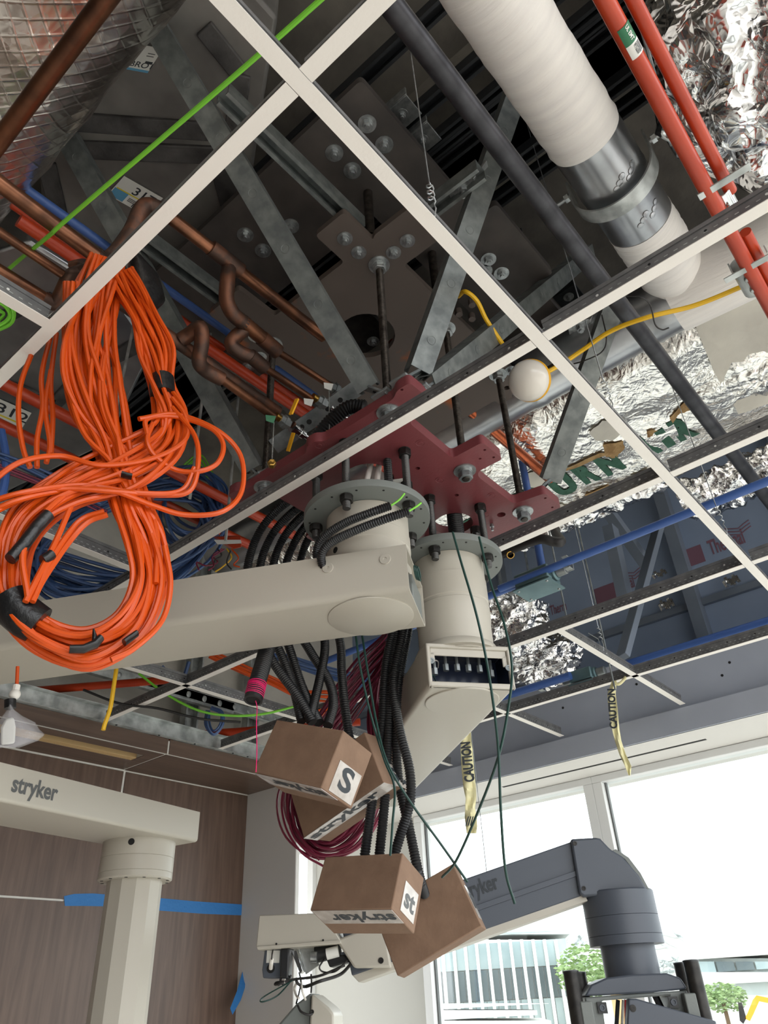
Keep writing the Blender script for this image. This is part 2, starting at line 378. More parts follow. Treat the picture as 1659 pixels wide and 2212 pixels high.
# ---- wood bulkhead in front of it: fascia and underside, with the slot diffuser in the underside
SZ = .967; FY = 2.80
b = MB(); b.box(-3.2, 2.64, FY + .004, FY + .085, SZ + .003, SZ + .056); b.box(-3.2, 2.64, FY + .183, WY + .1, SZ + .003, SZ + .056); b.box(PZ(290, 1640, SZ).x, 2.64, FY + .085, FY + .183, SZ + .003, SZ + .056); bk = struct(b.build('trim_1', 'seam_white'), 'wood clad bulkhead along the top of the wood wall')
def slab(x0, x1, y0, y1, z0, z1, n, m, p, bev=.001): q = MB(); q.box(x0, x1, y0, y1, z0, z1); return q.build(n, m, p, bevel=bev)
slab(-3.2, 1.889, FY, FY + .004, SZ, G - .004, 'fascia_panel', 'wood_soffit', bk); slab(1.899, 2.64, FY, FY + .004, SZ, G - .004, 'fascia_panel', 'wood_soffit', bk)
s0, s1 = PZ(-60, 1585, SZ).x, PZ(290, 1640, SZ).x; sy0, sy1 = FY + .085, FY + .165
slab(-3.2, 1.889, FY + .021, sy0, SZ, SZ + .003, 'soffit_panel', 'wood_soffit', bk); slab(-3.2, 1.889, sy1 + .018, WY - .012, SZ, SZ + .003, 'soffit_panel', 'wood_soffit', bk)
slab(-3.2, s0, sy0, sy1 + .018, SZ, SZ + .003, 'soffit_panel', 'wood_soffit', bk); slab(s1, 1.889, sy0, sy1 + .018, SZ, SZ + .003, 'soffit_panel', 'wood_soffit', bk)
slab(1.899, 2.64, FY + .021, WY - .006, SZ, SZ + .003, 'soffit_panel', 'wood_soffit', bk)
slab(s0, s1, sy0, sy1, SZ + .06, SZ + .085, 'slot_back', 'hole_dark', bk); slab(s0, s1, sy1 - .022, sy1 + .018, SZ + .001, SZ + .05, 'slot_edge', 'blond_wood', bk)
slab(s0, s1, sy0 + .018, sy0 + .024, SZ + .01, SZ + .05, 'slot_blade', 'hole_dark', bk)
# ---- perimeter channel on top of the bulkhead, concrete behind
ch = MB(); ch.box(-3.2, 2.64, FY - .022, FY + .004, G - .002, G); ch.box(-3.2, 2.64, FY, FY + .003, G, G + .062); ch.box(-3.2, 2.64, FY - .030, FY + .003, G + .060, G + .062)
pc = thing('perimeter_channel', (1.5, FY, G), 'galvanised wall channel running along the top of the wood fascia', 'channel'); ch.build('channel', 'galv_bright', pc)
for x in (1.62, 1.83, 2.02, 2.24, 2.33, 2.55):
    b = MB(); b.lathe([(.005, 0), (.004, .002), (.0005, .003)], (x, FY - .012, G - .002), -UZ, 10); b.build('screw', 'hole_dark', pc)
b = MB(); b.box(-3.2, 3.7, 3.26, 3.36, .95, 2.40); struct(b.build('wall_back', 'concrete_light'), 'bare grey concrete wall above the wood bulkhead')
# ---- pier and window wall
b = MB(); b.box(2.64, 2.665, 2.768, 3.36, -1.7, 1.20); struct(b.build('wall_pier', 'white_wall', bevel=.004), 'off-white pier where the wood wall ends')
WX = 3.63; SOF = .923
b = MB(); b.box(WX, WX + .12, 2.80, 3.62, -1.7, 1.02); struct(b.build('wall_window', 'window_pier'), 'white wall pier beside the tall window')
b = MB(); b.box(2.64, 3.9, 4.22, 4.3, -1.7, 1.2); struct(b.build('wall_recess', 'white_wall'), 'white wall of the recess behind the pier')
b = MB(); b.box(3.245, 3.90, -2.6, 4.2, SOF, SOF + .016); cl = struct(b.build('trim_2', 'white_wall'), 'white soffit above the windows with a slot diffuser')
b = MB(); b.box(3.235, 3.252, -2.6, 3.26, SOF - .0, G - .012); b.build('fascia', 'gypsum', cl)
b = MB(); b.box(3.30, 3.315, -2.6, 3.26, G + .004, 1.32); b.build('gypsum_board', 'gypsum', cl)
for x, y in ((1375, 1478), (1216, 1529), (1576, 1431), (1560, 1459)):
    p = PX(x, y, 3.2999); q = MB(); q.lathe([(.006, 0), (.006, .001), (.0005, .0015)], p, -UX, 10); q.build('board_screw', 'hole_dark', cl)
q0, q1 = PZ(1086, 1700, SOF), PZ(1524, 1596, SOF)
b = MB(); b.box(q0.x - .008, q0.x + .010, q1.y, q0.y, SOF - .0015, SOF + .0005); b.build('slot_diffuser', 'hole_dark', cl)
# windows: frames, mullion, panes
def window(name, y0, y1, label):
    w = MB()
    for a in (y0, y1 - .05): w.box(WX - .03, WX + .06, a, a + .05, -1.58, SOF - .035)
    w.box(WX - .03, WX + .06, y0, y1, SOF - .035, SOF - .001); w.box(WX - .03, WX + .06, y0, y1, -1.64, -1.58)
    o = struct(w.build(name, 'frame_white', bevel=.003), label)
    g = MB(); g.box(WX + .01, WX + .016, y0 + .05, y1 - .05, -1.58, SOF - .035); g.build('pane', 'window_glass', o)
    g = MB(); g.box(WX + .004, WX + .022, y0 + .05, y0 + .058, -1.58, SOF - .035); g.box(WX + .004, WX + .022, y1 - .058, y1 - .05, -1.58, SOF - .035); g.build('gasket', 'print_grey', o)
    return o
window('window_1', -2.6, 1.66, 'large right-hand window pane with the white mullion'); window('window_2', 1.66, 2.80, 'window pane left of the mullion behind the cardboard boxes')
window('window_3', 3.62, 4.2, 'narrow window strip beside the white pier')
b = MB(); b.box(-3.2, -3.0, -2.6, 3.4, -1.7, 2.42); struct(b.build('wall_light_block', 'rear_light_block'), 'unseen dark wall added behind the viewer to cut frontal light')  # unseen, added behind the camera to block frontal light
# ---- concrete deck above
b = MB(); b.box(-3.5, 3.95, -2.75, 3.9, 2.42, 2.55); dk = struct(b.build('ceiling', 'concrete'), 'raw concrete slab high above the ceiling grid')
# spandrel wall up in the plenum above the window
b = MB(); b.box(3.62, 3.70, -2.6, 3.26, 1.0, 2.42); sp = struct(b.build('wall_spandrel', 'panel_blue_light'), 'insulation boards tinted with bluish light above the window inside the plenum')
b = MB(); b.box(3.595, 3.62, -2.6, 3.26, 1.60, 1.635); b.build('ledge', 'beam_grey', sp); b = MB(); b.box(3.585, 3.62, -2.6, 3.26, 1.27, 1.30); b.build('ledge', 'beam_grey', sp)
for y in (2.55, 1.95, .92, .30): b = MB(); b.box(3.54, 3.62, y - .03, y + .03, 1.0, 2.42); b.build('stud', 'beam_grey', sp)
def sptext(txt, x0, y0, x1, y1, hh, m='print_maroon', bold=.02, par=None):
    p, r_ = PX(x0, y0, 3.6185), PX(x1, y1, 3.6185); q = MB(); lettering(q, txt, p, -UY, UZ, hh, width=p.y - r_.y, bold=bold, off=.0008); q.build('print', m, par or sp)
sptext('Thermal', 1536, 1200, 1612, 1174, .085); sptext('Thermal', 1325, 1285, 1372, 1266, .07); sptext('Therm', 1190, 1330, 1225, 1318, .06)
for x, y in ((1488, 1205), (1308, 1283)):
    p = PX(x, y, 3.6185); q = MB(); q.box(3.6170, 3.6190, p.y - .075, p.y + .06, p.z - .05, p.z + .05); q.build('print_block', 'print_maroon', sp)
for x, y in ((1585, 1155), (1360, 1250)):
    p = PX(x, y, 3.6180)
    for k in range(3):
        q = MB(); q.tube([p + V(0, -.03 * i + .06, .012 * math.sin(i * 1.6) + k * .018) for i in range(6)], .003, 5); q.build('print_wave', 'print_maroon', sp)
# ---------------------------------------------------------------- ceiling grid
def tee(name, p0, p1, label, face=-1, cat='ceiling tee', grp=None, big=()):
    p0, p1 = V(*p0, G), V(*p1, G); d = (p1 - p0).normalized(); s = V(-d.y, d.x, 0)
    if s.dot(V(-1, -1, 0)) < 0: s = -s                 # towards the camera
    t = thing(name, p0, label, cat, grp); c = (p0 + p1) / 2; hl = (p1 - p0) / 2
    b = MB(); b.obox(c + UZ * .0008, hl, s * .012, UZ * .0008); b.build('flange', 'tee_white', t)
    b = MB(); b.obox(c + UZ * .018, hl, s * .0012, UZ * .0164); b.obox(c + UZ * .0385, hl, s * .0032, UZ * .0045); b.build('web', 'tee_web', t)
    L = hl.length * 2; h = MB()
    n_ = int(L / .017)
    for i in range(n_):
        for zz in (.012, .021):
            q = p0 + d * ((i + .5 + (.5 if zz > .015 else 0)) * L / n_) + s * .0014 + UZ * zz
            h.obox(q, d * .0034, UZ * .0009, s * .0003)
    h.build('stitch_row', 'galv_bright', t)
    for i in range(int(L / .10)):
        q = MB(); c2 = p0 + d * (.05 + i * .10) + UZ * .024; q.lathe([(.0028, 0), (.0028, .0004), (.0001, .0005)], c2 + s * .0013, s, 8); q.build('punch', 'hole_light' if i % 3 == 0 else 'hole_dark', t)
    return t
AY = [.376, 1.005, 1.625, 2.245]; BX = [.3365, .965, 1.563, 2.160, 2.758]
gm = 'main tees of the ceiling grid'; gc = 'cross tees of the ceiling grid'
tee('main_tee', (-.6, AY[0]), (3.235, AY[0]), 'long white main tee running diagonally across the whole picture', grp=gm)
tee('main_tee', (-.7, AY[1]), (BX[0] - .012, AY[1]), 'short white main tee at the left edge ending at the nearest cross tee', grp=gm)
tee('main_tee', (BX[3] + .012, AY[1]), (3.235, AY[1]), 'white main tee in front of the caution tape near the window soffit', grp=gm)
tee('main_tee', (-.3, AY[2] + .02), (BX[1] + .012, AY[2] + .02), 'white main tee seen behind the orange coil against blue cable', grp=gm)
tee('main_tee', (BX[4] - .2, AY[2] - .03), (3.235, AY[2] - .03), 'short white main tee end beside the angled boom arm over the soffit', grp=gm)
tee('main_tee', (.7, AY[3]), (3.235, AY[3]), 'perforated white main tee seen under the large boom arm', grp=gm)
def ct(ix, y0, y1, label): return tee('cross_tee', (BX[ix], y0), (BX[ix], y1), label, grp=gc)
ct(0, AY[0] + .013, 1.9, 'nearest white cross tee running from the main tee to the left edge')
ct(0, -.4, AY[0] - .013, 'nearest white cross tee above the main tee at the picture top')
ct(1, AY[0] + .013, 1.62, 'white cross tee passing right in front of the red mounting plate')
ct(1, -.4, AY[0] - .013, 'white cross tee in front of the white insulated pipe end')
ct(1, 1.67, FY - .02, 'white cross tee stub behind the orange coil leading to the boom arm')
ct(2, AY[0] + .013, .93, 'white cross tee under the green stencilled foil duct left of the main tee')
ct(2, -.4, AY[0] - .013, 'white cross tee under the foil duct at the right edge')
ct(2, 1.75, FY - .02, 'white cross tee crossing the perforated main tee below the large boom arm')
ct(3, AY[0] + .013, FY - .02, 'white cross tee below the blue conduit with junction box')
ct(3, -.4, AY[0] - .013, 'white cross tee at the right edge below the black pipe end')
ct(4, AY[0] + .013, FY - .02, 'farthest white cross tee in front of the grey gypsum band')
ct(4, -.4, AY[0] - .013, 'farthest white cross tee stub right of the main tee')
# hanger wires with wrapped ends
def hanger(x, y, xy, zt, label):
    p = V(xy[0], xy[1], G + .03); pts = [V(xy[0] + .01, xy[1] + .01, zt), p + UZ * .10]
    for i in range(22): a = i * .9; pts.append(p + V(.006 * math.cos(a), .006 * math.sin(a), .095 - i * .0025))
    pts += [p + V(.0, -.006, .02), p + V(.0, 0, -.004), p + V(0, .006, .012), p + V(.0, .010, .05), p + V(-.02, .035, .075)]
    b = MB(); b.tube(pts, .0014, 6); tag(b.build('hanger_wire', 'zinc', None), label, 'wire', 'ceiling hanger wires')
hanger(0, 0, (.640, AY[0]), 2.4, 'twisted hanger wire holding the long main tee above the rusty plate')
hanger(0, 0, (1.285, AY[0]), 2.4, 'twisted hanger wire on the main tee beside the round lamp')
hanger(0, 0, (2.005, AY[0]), 2.4, 'thin hanger wire on the main tee near the printed boards')
hanger(0, 0, (2.50, AY[1]), 2.4, 'hanger wire dropping behind the blue conduit to the farthest cross tee')
# ================================================================ RED MOUNTING PLATE, RODS, UPPER PLATES
PB = 1.12; PT = 1.148; UB = 1.64
def round_poly(pts, r, k=4):
    out_ = []; n = len(pts)
    for i in range(n):
        p, a, c = V(*pts[i], 0), V(*pts[i - 1], 0), V(*pts[(i + 1) % n], 0); u = (a - p); w = (c - p)
        rr = min(r, u.length * .45, w.length * .45); u.normalize(); w.normalize()
        for j in range(k + 1):
            t = j / k; q0 = p + u * rr; q1 = p + w * rr
            out_.append((q0 * (1 - t) ** 2 + p * 2 * t * (1 - t) + q1 * t * t))
    return out_
def plate_mesh(outline, holes, z0, z1, r=.012):
    """flat plate with real holes: outline and holes triangulated together, then given thickness"""
    bm = bmesh.new(); loops = []
    for poly in [round_poly(outline, r)] + holes:
        vs = [bm.verts.new((p.x, p.y, 0)) for p in poly]; loops.append(vs)
        for i in range(len(vs)): bm.edges.new((vs[i], vs[(i + 1) % len(vs)]))
    bmesh.ops.triangle_fill(bm, use_beauty=True, use_dissolve=False, edges=bm.edges[:])
    mb = MB(); bm.verts.index_update(); bm.verts.ensure_lookup_table()
    n = len(bm.verts); vs = [V(v.co.x, v.co.y, z0) for v in bm.verts] + [V(v.co.x, v.co.y, z1) for v in bm.verts]; fs = []
    for f in bm.faces:
        q = [v.index for v in f.verts]
        if f.normal.z > 0: q = q[::-1]
        fs.append(tuple(q)); fs.append(tuple(i + n for i in q[::-1]))
    for li, lo in enumerate(loops):
        idx = [v.index for v in lo]
        ar = sum(vs[idx[i]].x * vs[idx[(i + 1) % len(idx)]].y - vs[idx[(i + 1) % len(idx)]].x * vs[idx[i]].y for i in range(len(idx)))
        if (ar > 0) != (li == 0): idx = idx[::-1]
        for i in range(len(idx)):
            a, b_ = idx[i], idx[(i + 1) % len(idx)]; fs.append((a, b_, b_ + n, a + n))
    bm.free(); mb.add(vs, fs); return mb
def circ(x, y, r, n=20): return [V(x + r * math.cos(2 * math.pi * i / n), y + r * math.sin(2 * math.pi * i / n), 0) for i in range(n)]
C1 = (1.123, .955); C2 = (1.435, .947)
outl = [(.957, .678), (1.030, .678), (1.030, .715), (1.062, .762), (1.236, .768), (1.236, .678), (1.326, .678), (1.326, .752), (1.345, .765), (1.515, .765), (1.530, .678), (1.622, .678),
        (1.622, 1.285), (1.530, 1.285), (1.515, 1.197), (1.345, 1.197), (1.326, 1.285), (1.236, 1.285), (1.236, 1.197), (1.05, 1.197), (1.030, 1.285), (.957, 1.285), (.957, 1.25), (.972, 1.235), (.972, 1.010), (.957, .995), (.957, .965), (.972, .950), (.972, .735), (.957, .715)]
rp = thing('mounting_plate', (1.3, .98, PB), 'dark red steel ceiling plate with arms that carries both booms', 'plate')
hole_list = [circ(C1[0] + .035, C1[1] + .02, .066, 28), circ(C2[0] + .045, C2[1] - .005, .055, 28), circ(1.536, .819, .012, 14)]
for x, y in ((902, 1012), (986, 1070)): p = PZ(x, y, PB); hole_list.append(circ(p.x, p.y, .0065, 12))
for x, y in ((868, 842), (1047, 972), (1037, 991), (1066, 988), (1178, 1076), (1193, 1096)): p = PZ(x, y, PB); hole_list.append(circ(p.x, p.y, .0036, 10))
plate_mesh(outl, hole_list, PB, PT).build('plate', 'red_paint', rp, 30)
for x, y in ((908, 957), (1062, 1070), (1048, 1112), (690, 962), (706, 976), (950, 1037)):
    p = PZ(x, y, PB); q = MB()
    q.lathe([(.0125, 0), (.0125, .0008), (.0105, .0008), (.010, .0002), (.006, .0002), (.0055, .0014), (.003, .0016), (.0005, .0010)], p, -UZ, 20); q.build('plug', 'red_paint', rp)
p = PZ(1062, 1132, PB); q = MB(); q.cyl(p, p - UZ * .022, .0035, n=10); q.cyl(p - UZ * .004, p - UZ * .010, .0065, n=6); q.build('stud', 'zinc', rp)
p = PZ(852, 1048, PB); q = MB(); q.obox(p - UZ * .0006, V(-.018, .03, 0), V(.022, .012, 0), UZ * .0005); lab_ = q.build('label', 'label_white', rp)
q = MB(); lettering(q, 'SERIAL 7.6', p + V(.0, .018, -.0012), V(.55, -.8, 0), V(-.8, -.55, 0), .005); lettering(q, 'MAX. LOAD 1.6', p + V(.010, .022, -.0012), V(.55, -.8, 0), V(-.8, -.55, 0), .004); q.build('print', 'print_dark', rp)
# threaded rods from the red plate up to the upper plate
RODS = [(.998, .772, 'nearest threaded rod rising between the two steel braces'), (1.298, .774, 'second threaded rod behind the white cross tee'), (1.563, .766, 'threaded rod beside the round lamp'),
        (.998, 1.186, 'dark threaded rod crossing the copper pipes on the left'), (1.298, 1.19, 'threaded rod hidden behind the large boom flange'), (1.563, 1.19, 'threaded rod at the far corner of the red plate')]
for x, y, lab in RODS:
    t = thing('threaded_rod', (x, y, PB), lab, 'threaded rod', 'rods carrying the red plate')
    q = MB(); q.tube([V(x, y, PB - .030), V(x, y, UB + .05)], .0092, 12, rib=.0011, pitch=.0042); q.build('rod', 'thread_steel', t, 50)
    q = MB(); q.lathe([(.0285, 0), (.0285, .0035), (.019, .0035), (.019, .008), (.0165, .008), (.0165, .011)], (x, y, PB), -UZ, 30); q.build('washer', 'zinc', t)
    q = MB(); q.cyl((x, y, PB - .010), (x, y, PB - .027), .0185, n=6, rot=.4); q.build('nut', 'galv', t, bevel=.001)
    q = MB(); q.lathe([(.0285, 0), (.0285, .0035), (.019, .0035), (.019, .007)], (x, y, UB), -UZ, 30); q.build('washer', 'zinc', t)
    q = MB(); q.cyl((x, y, UB - .007), (x, y, UB - .026), .0185, n=6, rot=.2); q.build('nut', 'zinc', t, bevel=.001)
    q = MB(); q.cyl((x, y, PT), (x, y, PT + .018), .0185, n=6, rot=.2); q.build('nut', 'zinc', t, bevel=.001)
# lower dark plate of the support frame (brown, rust at the forked corners)
up = thing('support_plate', (1.3, .98, UB), 'dark brown steel plate with rusty forked corners high above the red plate', 'plate')
ul = [(.822, .735), (.930, .735), (.922, .722), (.922, .590), (1.045, .590), (1.045, .725), (1.52, .725), (1.52, .590), (1.66, .590), (1.66, .70), (1.78, .70), (1.78, .84), (1.66, .84), (1.66, 1.12), (1.78, 1.12), (1.78, 1.24), (1.64, 1.24), (1.64, 1.38), (1.50, 1.38), (1.50, 1.24), (1.06, 1.24), (1.06, 1.39), (.93, 1.39), (.93, 1.235), (.80, 1.235), (.80, 1.105), (.93, 1.105), (.93, .835), (.822, .835)]
uh = [circ(C1[0] + .04, C1[1] + .01, .085, 30)]
for x, y in ((992, 680), (1020, 660), (1095, 838), (1112, 855), (1020, 690)): p = PZ(x, y, UB); uh.append(circ(p.x, p.y, .010, 12))
plate_mesh(ul, uh, UB, UB + .02, .012).build('plate', 'rusty_steel', up, 30)
for x, y in ((745, 515), (775, 545), (850, 545), (880, 520), (534, 698), (551, 727), (562, 770), (535, 793), (1103, 800)):
    p = PZ(x, y, UB); bolt(up, p, .0105, rot=random.random())
# frame plate above it, bolted to the deck rails; opening in the middle
FB = 1.86
fp = thing('deck_frame_plate', (1.2, 1.0, FB), 'wide dark frame plate bolted to the rails under the concrete deck', 'plate')
fo = [(.70, .56), (1.20, .56), (1.20, .50), (1.52, .50), (1.52, .56), (1.92, .56), (1.92, 1.56), (.70, 1.56)]
plate_mesh(fo, [[V(1.0, .78, 0), V(1.72, .78, 0), V(1.72, 1.40, 0), V(1.0, 1.40, 0)]], FB, FB + .025, .015).build('plate', 'dark_steel', fp, 30)
for x, y in ((793, 267), (830, 312), (722, 330), (761, 368), (628, 488), (530, 507), (568, 541), (1055, 560), (1083, 590), (1047, 585)):
    p = PZ(x, y, FB); bolt(fp, p, .0125, rot=random.random())
q = MB(); p = PZ(760, 720, FB); q.cyl(p, p + UZ * .02, .10, n=32); q.build('cover_disc', 'black_oxide', fp)
bolt(fp, PZ(806, 737, FB - .001), .011)
# short dark pipes rising from the frame to the deck
for (x, y, lab) in ((800, 510, 'dark pipe stub rising above the rusty forked corner'), (945, 640, 'dark pipe stub behind the right steel brace')):
    p = PZ(x, y, UB + .03); q = MB(); q.cyl(p, V(p.x, p.y, 2.42), .013, n=14); tag(q.build('hanger_pipe', 'thread_steel'), lab, 'pipe')
# rails along B under the deck, clips with bolts
for i, (x, y) in enumerate(((1010, 150), (1075, 195), (1105, 225), (1190, 290), (1215, 330), (1265, 60), (760, 190))):
    p = PZ(x, y, 2.16); lab = ['first dark deck rail beside the black pipe', 'second dark deck rail beside the black pipe', 'third dark deck rail behind the black pipe', 'fourth dark deck rail behind the steel brace', 'fifth dark deck rail near the pipe clamp', 'dark deck rail seen between white pipe and red conduits', 'dark deck rail above the rusty plate'][i]
    strut('deck_rail', V(p.x, -1.2, 2.16), V(p.x, 3.2, 2.16), -UZ, lab, 'rails under the deck', mat_='deck_dark', cat='rail')
for i, (x, y) in enumerate(((868, 248), (912, 303), (1118, 540), (1228, 640))):
    p = PZ(x, y, 2.11); t = thing('rail_clip', p, ['zinc beam clip beside the rusty plate edge', 'bright beam clip nearer the black pipe', 'dark beam clip by the right brace', 'beam clip beside the hanger wire at the right'][i], 'clip', 'beam clips on the deck rails')
    q = MB(); q.obox(p, V(.035, 0, 0), V(0, .045, 0), UZ * .003); q.obox(p + V(-.035, 0, .02), V(.003, 0, 0), V(0, .045, 0), UZ * .02); q.build('clip', 'zinc' if i < 2 else 'galv_dark', t, bevel=.001)
    bolt(t, p - UZ * .003, .010)
# concrete beams under the slab
for (x0, y0, x1, y1, z, lab) in ((1030, 330, 1659, 60, 2.26, 'rough concrete beam behind the white pipe'), (420, 760, 640, 560, 2.26, 'concrete beam glimpsed behind the copper pipes'),):
    a = PZ(x0, y0, z); c_ = PZ(x1, y1, z); q = MB(); q.box(a.x - .14, a.x + .20, -1.4, 3.2, z, 2.42); tag(q.build('concrete_beam', 'concrete'), lab, 'beam')
# horizontal rails that carry the forked corners
def hr(pa, pb, z, op, lab, m='strut_grey'): return strut('carrier_rail', pa + UZ * 0, pb, op, lab, 'rails on the forked corners', mat_=m, cat='rail')
p = PZ(745, 480, UB + .045); hr(V(PZ(470, 215, UB + .045).x, p.y - .02, UB + .045), V(.90, p.y - .02, UB + .045), 0, -UZ, 'grey strut channel running to the left rusty fork')
p = PZ(935, 445, UB + .045); hr(V(.985, .43, UB + .045), V(.985, .67, UB + .045), 0, -UZ, 'grey strut channel running to the right rusty fork under the bright bracket')
p = PZ(400, 610, UB + .045); hr(V(PZ(300, 515, UB + .045).x, 1.19, UB + .045), V(.86, 1.19, UB + .045), 0, -UZ, 'grey strut channel above the taped brace end')
strut('carrier_rail', PZ(1181, 795, 1.70), PZ(1300, 720, 1.70), -UZ, 'short strut channel beside the bright angle bracket near the lamp', 'rails on the forked corners', cat='rail')
# ---------------------------------------------------------------- diagonal braces
def brace(a, za, c_, zc, op, lab, ext=0, foot=None, w=.054):
    p0, p1 = PZ(*a, za), PZ(*c_, zc); d = (p1 - p0).normalized()
    return strut('brace', p0, p1 + d * ext, op, lab, 'diagonal strut braces', knock=.145, w=w)
br = []
br.append(brace((798, 840), PT + .055, (355, 90), 1.92, V(.3, .3, .8), 'long grey brace from the red plate up to the top left duct', .1))
br.append(brace((902, 806), PT + .055, (1092, 260), 1.92, V(.3, .3, .8), 'grey brace rising right of the nearest threaded rod', .35))
br.append(brace((925, 835), PT + .03, (1225, 585), 2.0, V(.2, .6, .6), 'flat lying grey brace crossing behind the yellow cable', .25))
br.append(brace((1188, 1038), PT + .05, (1360, 560), 1.62, V(.5, .3, .8), 'dark brace rising in front of the foil duct past the lamp', -.12))
br.append(brace((548, 1015), PT + .04, (165, 330), 1.92, V(.3, .3, .8), 'long grey brace behind the orange cables with black tape', .05))
for o, (fx, fy, fz) in zip(br, ((832, 852, PT + .012), (872, 822, PT + .012), (915, 842, PT + .01), (1165, 1058, PT + .012), (560, 1030, PT + .01))):
    foot = PZ(fx, fy, fz); base = ORG[o.name]; d = (base - foot).normalized(); q = MB(); s_ = d.cross(UZ).normalized()
    q.obox((foot + base) / 2 + d * .01, d * ((base - foot).length / 2 + .03), s_ * .018, s_.cross(d) * .003); q.obox(foot + V(0, .0, -.009), V(.024, 0, 0), V(0, .024, 0), UZ * .003); q.build('foot_bracket', 'galv', o, bevel=.001)
    q = MB(); c_ = foot.lerp(base, .55); q.cyl(c_ - s_.cross(d) * .006, c_ + s_.cross(d) * .006, .007, n=14); q.build('bracket_hole', 'hole_dark', o)
# bright angle brackets on the rails
for (x, y, z, lab) in ((1000, 408, 1.70, 'bright zinc angle bracket with bolt on the right brace'), (1253, 705, 1.72, 'bright zinc angle bracket with bolt above the lamp cable')):
    p = PZ(x, y, z); t = thing('angle_bracket', p, lab, 'bracket', 'bright angle brackets'); u = V(-.35, .93, 0).normalized(); w = V(.93, .35, 0).normalized()
    q = MB(); q.obox(p, u * .036, w * .022, UZ * .003); q.obox(p - u * .050 + UZ * .022, (-u * .6 + UZ * .8).normalized() * .034, w * .022, (u * .8 + UZ * .6).normalized() * .003); q.build('plate', 'zinc', t, bevel=.001)
    bolt(t, p - UZ * .003, .013)
# ================================================================ SUPPLY BOOMS
def flange(t, C, z0, r, ang, rc):
    q = MB(); q.lathe([(.07, .001), (r, .001), (r + .0005, .003), (r + .0005, .019), (r - .002, .021), (.07, .021), (.07, .001)], (*C, z0), UZ, 56); q.build('flange', 'grey_flange', t, 30)
    for a in ang:
        x, y = C[0] + rc * math.cos(math.radians(a)), C[1] + rc * math.sin(math.radians(a))
        q = MB(); q.tube([V(x, y, z0 - .034), V(x, y, PB + .012)], .0084, 12, rib=.0012, pitch=.0034); s = q.build('stud', 'thread_grey', t, 50)
        for za, zb in ((z0, z0 - .016), (z0 + .021, z0 + .034), (PB, PB - .020)):
            q = MB(); q.lathe([(.0155, 0), (.0155, .002)], (x, y, za), UZ * (1 if zb > za else -1), 20); q.cyl((x, y, za), (x, y, zb), .0158, n=6, rot=a); q.build('nut', 'black_oxide', s, bevel=.0008)
    for k in range(14):
        a = 2 * math.pi * k / 14 + .1; p = V(C[0] + (r - .014) * math.cos(a), C[1] + (r - .014) * math.sin(a), z0 + .0008); q = MB(); q.lathe([(.0028, 0), (.0028, .0006), (.0001, .0007)], p, -UZ, 8); q.build('bolt_hole', 'hole_dark', t)
D1 = V(-.468, .884, 0).normalized(); N1 = V(.884, .468, 0).normalized()
B1 = thing('ceiling_boom', (*C1, .72), 'large beige boom with wide horizontal arm reaching to the left edge', 'boom')
flange(B1, C1, .962, .150, (199, 129, 273, 341, 55), .122)
q = MB(); q.lathe([(.097, .80), (.097, .868), (.0985, .870), (.0985, .905), (.097, .907), (.097, .962)], (*C1, 0), UZ, 56); col = q.build('column', 'arm_paint', B1, 30)
p = V(*C1, .856) + V(math.cos(2.78), math.sin(2.78), 0) * .1065; dv = V(math.cos(2.78), math.sin(2.78), 0)
a_ = PZ(722, 1193, .845); dv = (V(a_.x, a_.y, 0) - V(*C1, 0)).normalized(); q = MB(); q.lathe([(.0075, .0), (.0075, .0012), (.0005, .0012)], V(*C1, .852) + dv * .0968, dv, 16); q.build('socket_hole', 'hole_dark', col)
def arm_shell(C, d, n_, s0, s1, hw, z0, z1, rad, tk=.004):
    """hollow U shaped arm with rounded lower edges, ends open"""
    out_ = [(-hw, z1), (-hw, z0 + rad)]; 
    for k in range(1, 7): a = math.pi + k / 6 * math.pi / 2; out_.append((-hw + rad + rad * math.cos(a), z0 + rad + rad * math.sin(a)))
    for k in range(0, 7): a = 1.5 * math.pi + k / 6 * math.pi / 2; out_.append((hw - rad + rad * math.cos(a), z0 + rad + rad * math.sin(a)))
    out_ += [(hw, z1)]
    inn = [(x * (hw - tk) / hw, z1 if abs(z - z1) < 1e-6 else z0 + tk + (z - z0) * (z1 - z0 - tk) / (z1 - z0)) for x, z in out_][::-1]
    m = MB(); f = lambda s: [V(C[0], C[1], 0) + d * s + n_ * x + UZ * z for x, z in out_ + inn]
    m.prism(f(s0), d * (s1 - s0)); m.obox(V(C[0], C[1], z1 - tk / 2) + d * ((s0 + s1) / 2), d * ((s1 - s0) / 2), n_ * (hw - .0005), UZ * (tk / 2)); return m
ar = arm_shell(C1, D1, N1, -.105, 1.35, .100, .717, .826, .016).build('arm', 'arm_paint', B1, 30)
q = MB(); q.lathe([(.094, 0), (.094, .0022), (.0925, .003), (.002, .0032)], (C1[0], C1[1], .717), -UZ, 64); q.build('bearing_cover', 'arm_paint', B1, 30)
for x, y in ((708, 1227), (832, 1208)):
    p0 = V(*C1, 0) - N1 * .100; p = PP(x, y, p0, N1); q = MB(); q.lathe([(.0125, 0), (.0125, .001), (.0118, .0022), (.004, .0022), (.0035, .0008), (.0005, .0008)], p, -N1, 24); q.build('screw_cap', 'arm_paint', B1)
q = MB(); q.obox(V(*C1, .765) - D1 * .090 + N1 * .03, D1 * .012, N1 * .055, UZ * .03); q.build('hinge_block', 'grey_flange', B1, bevel=.003)
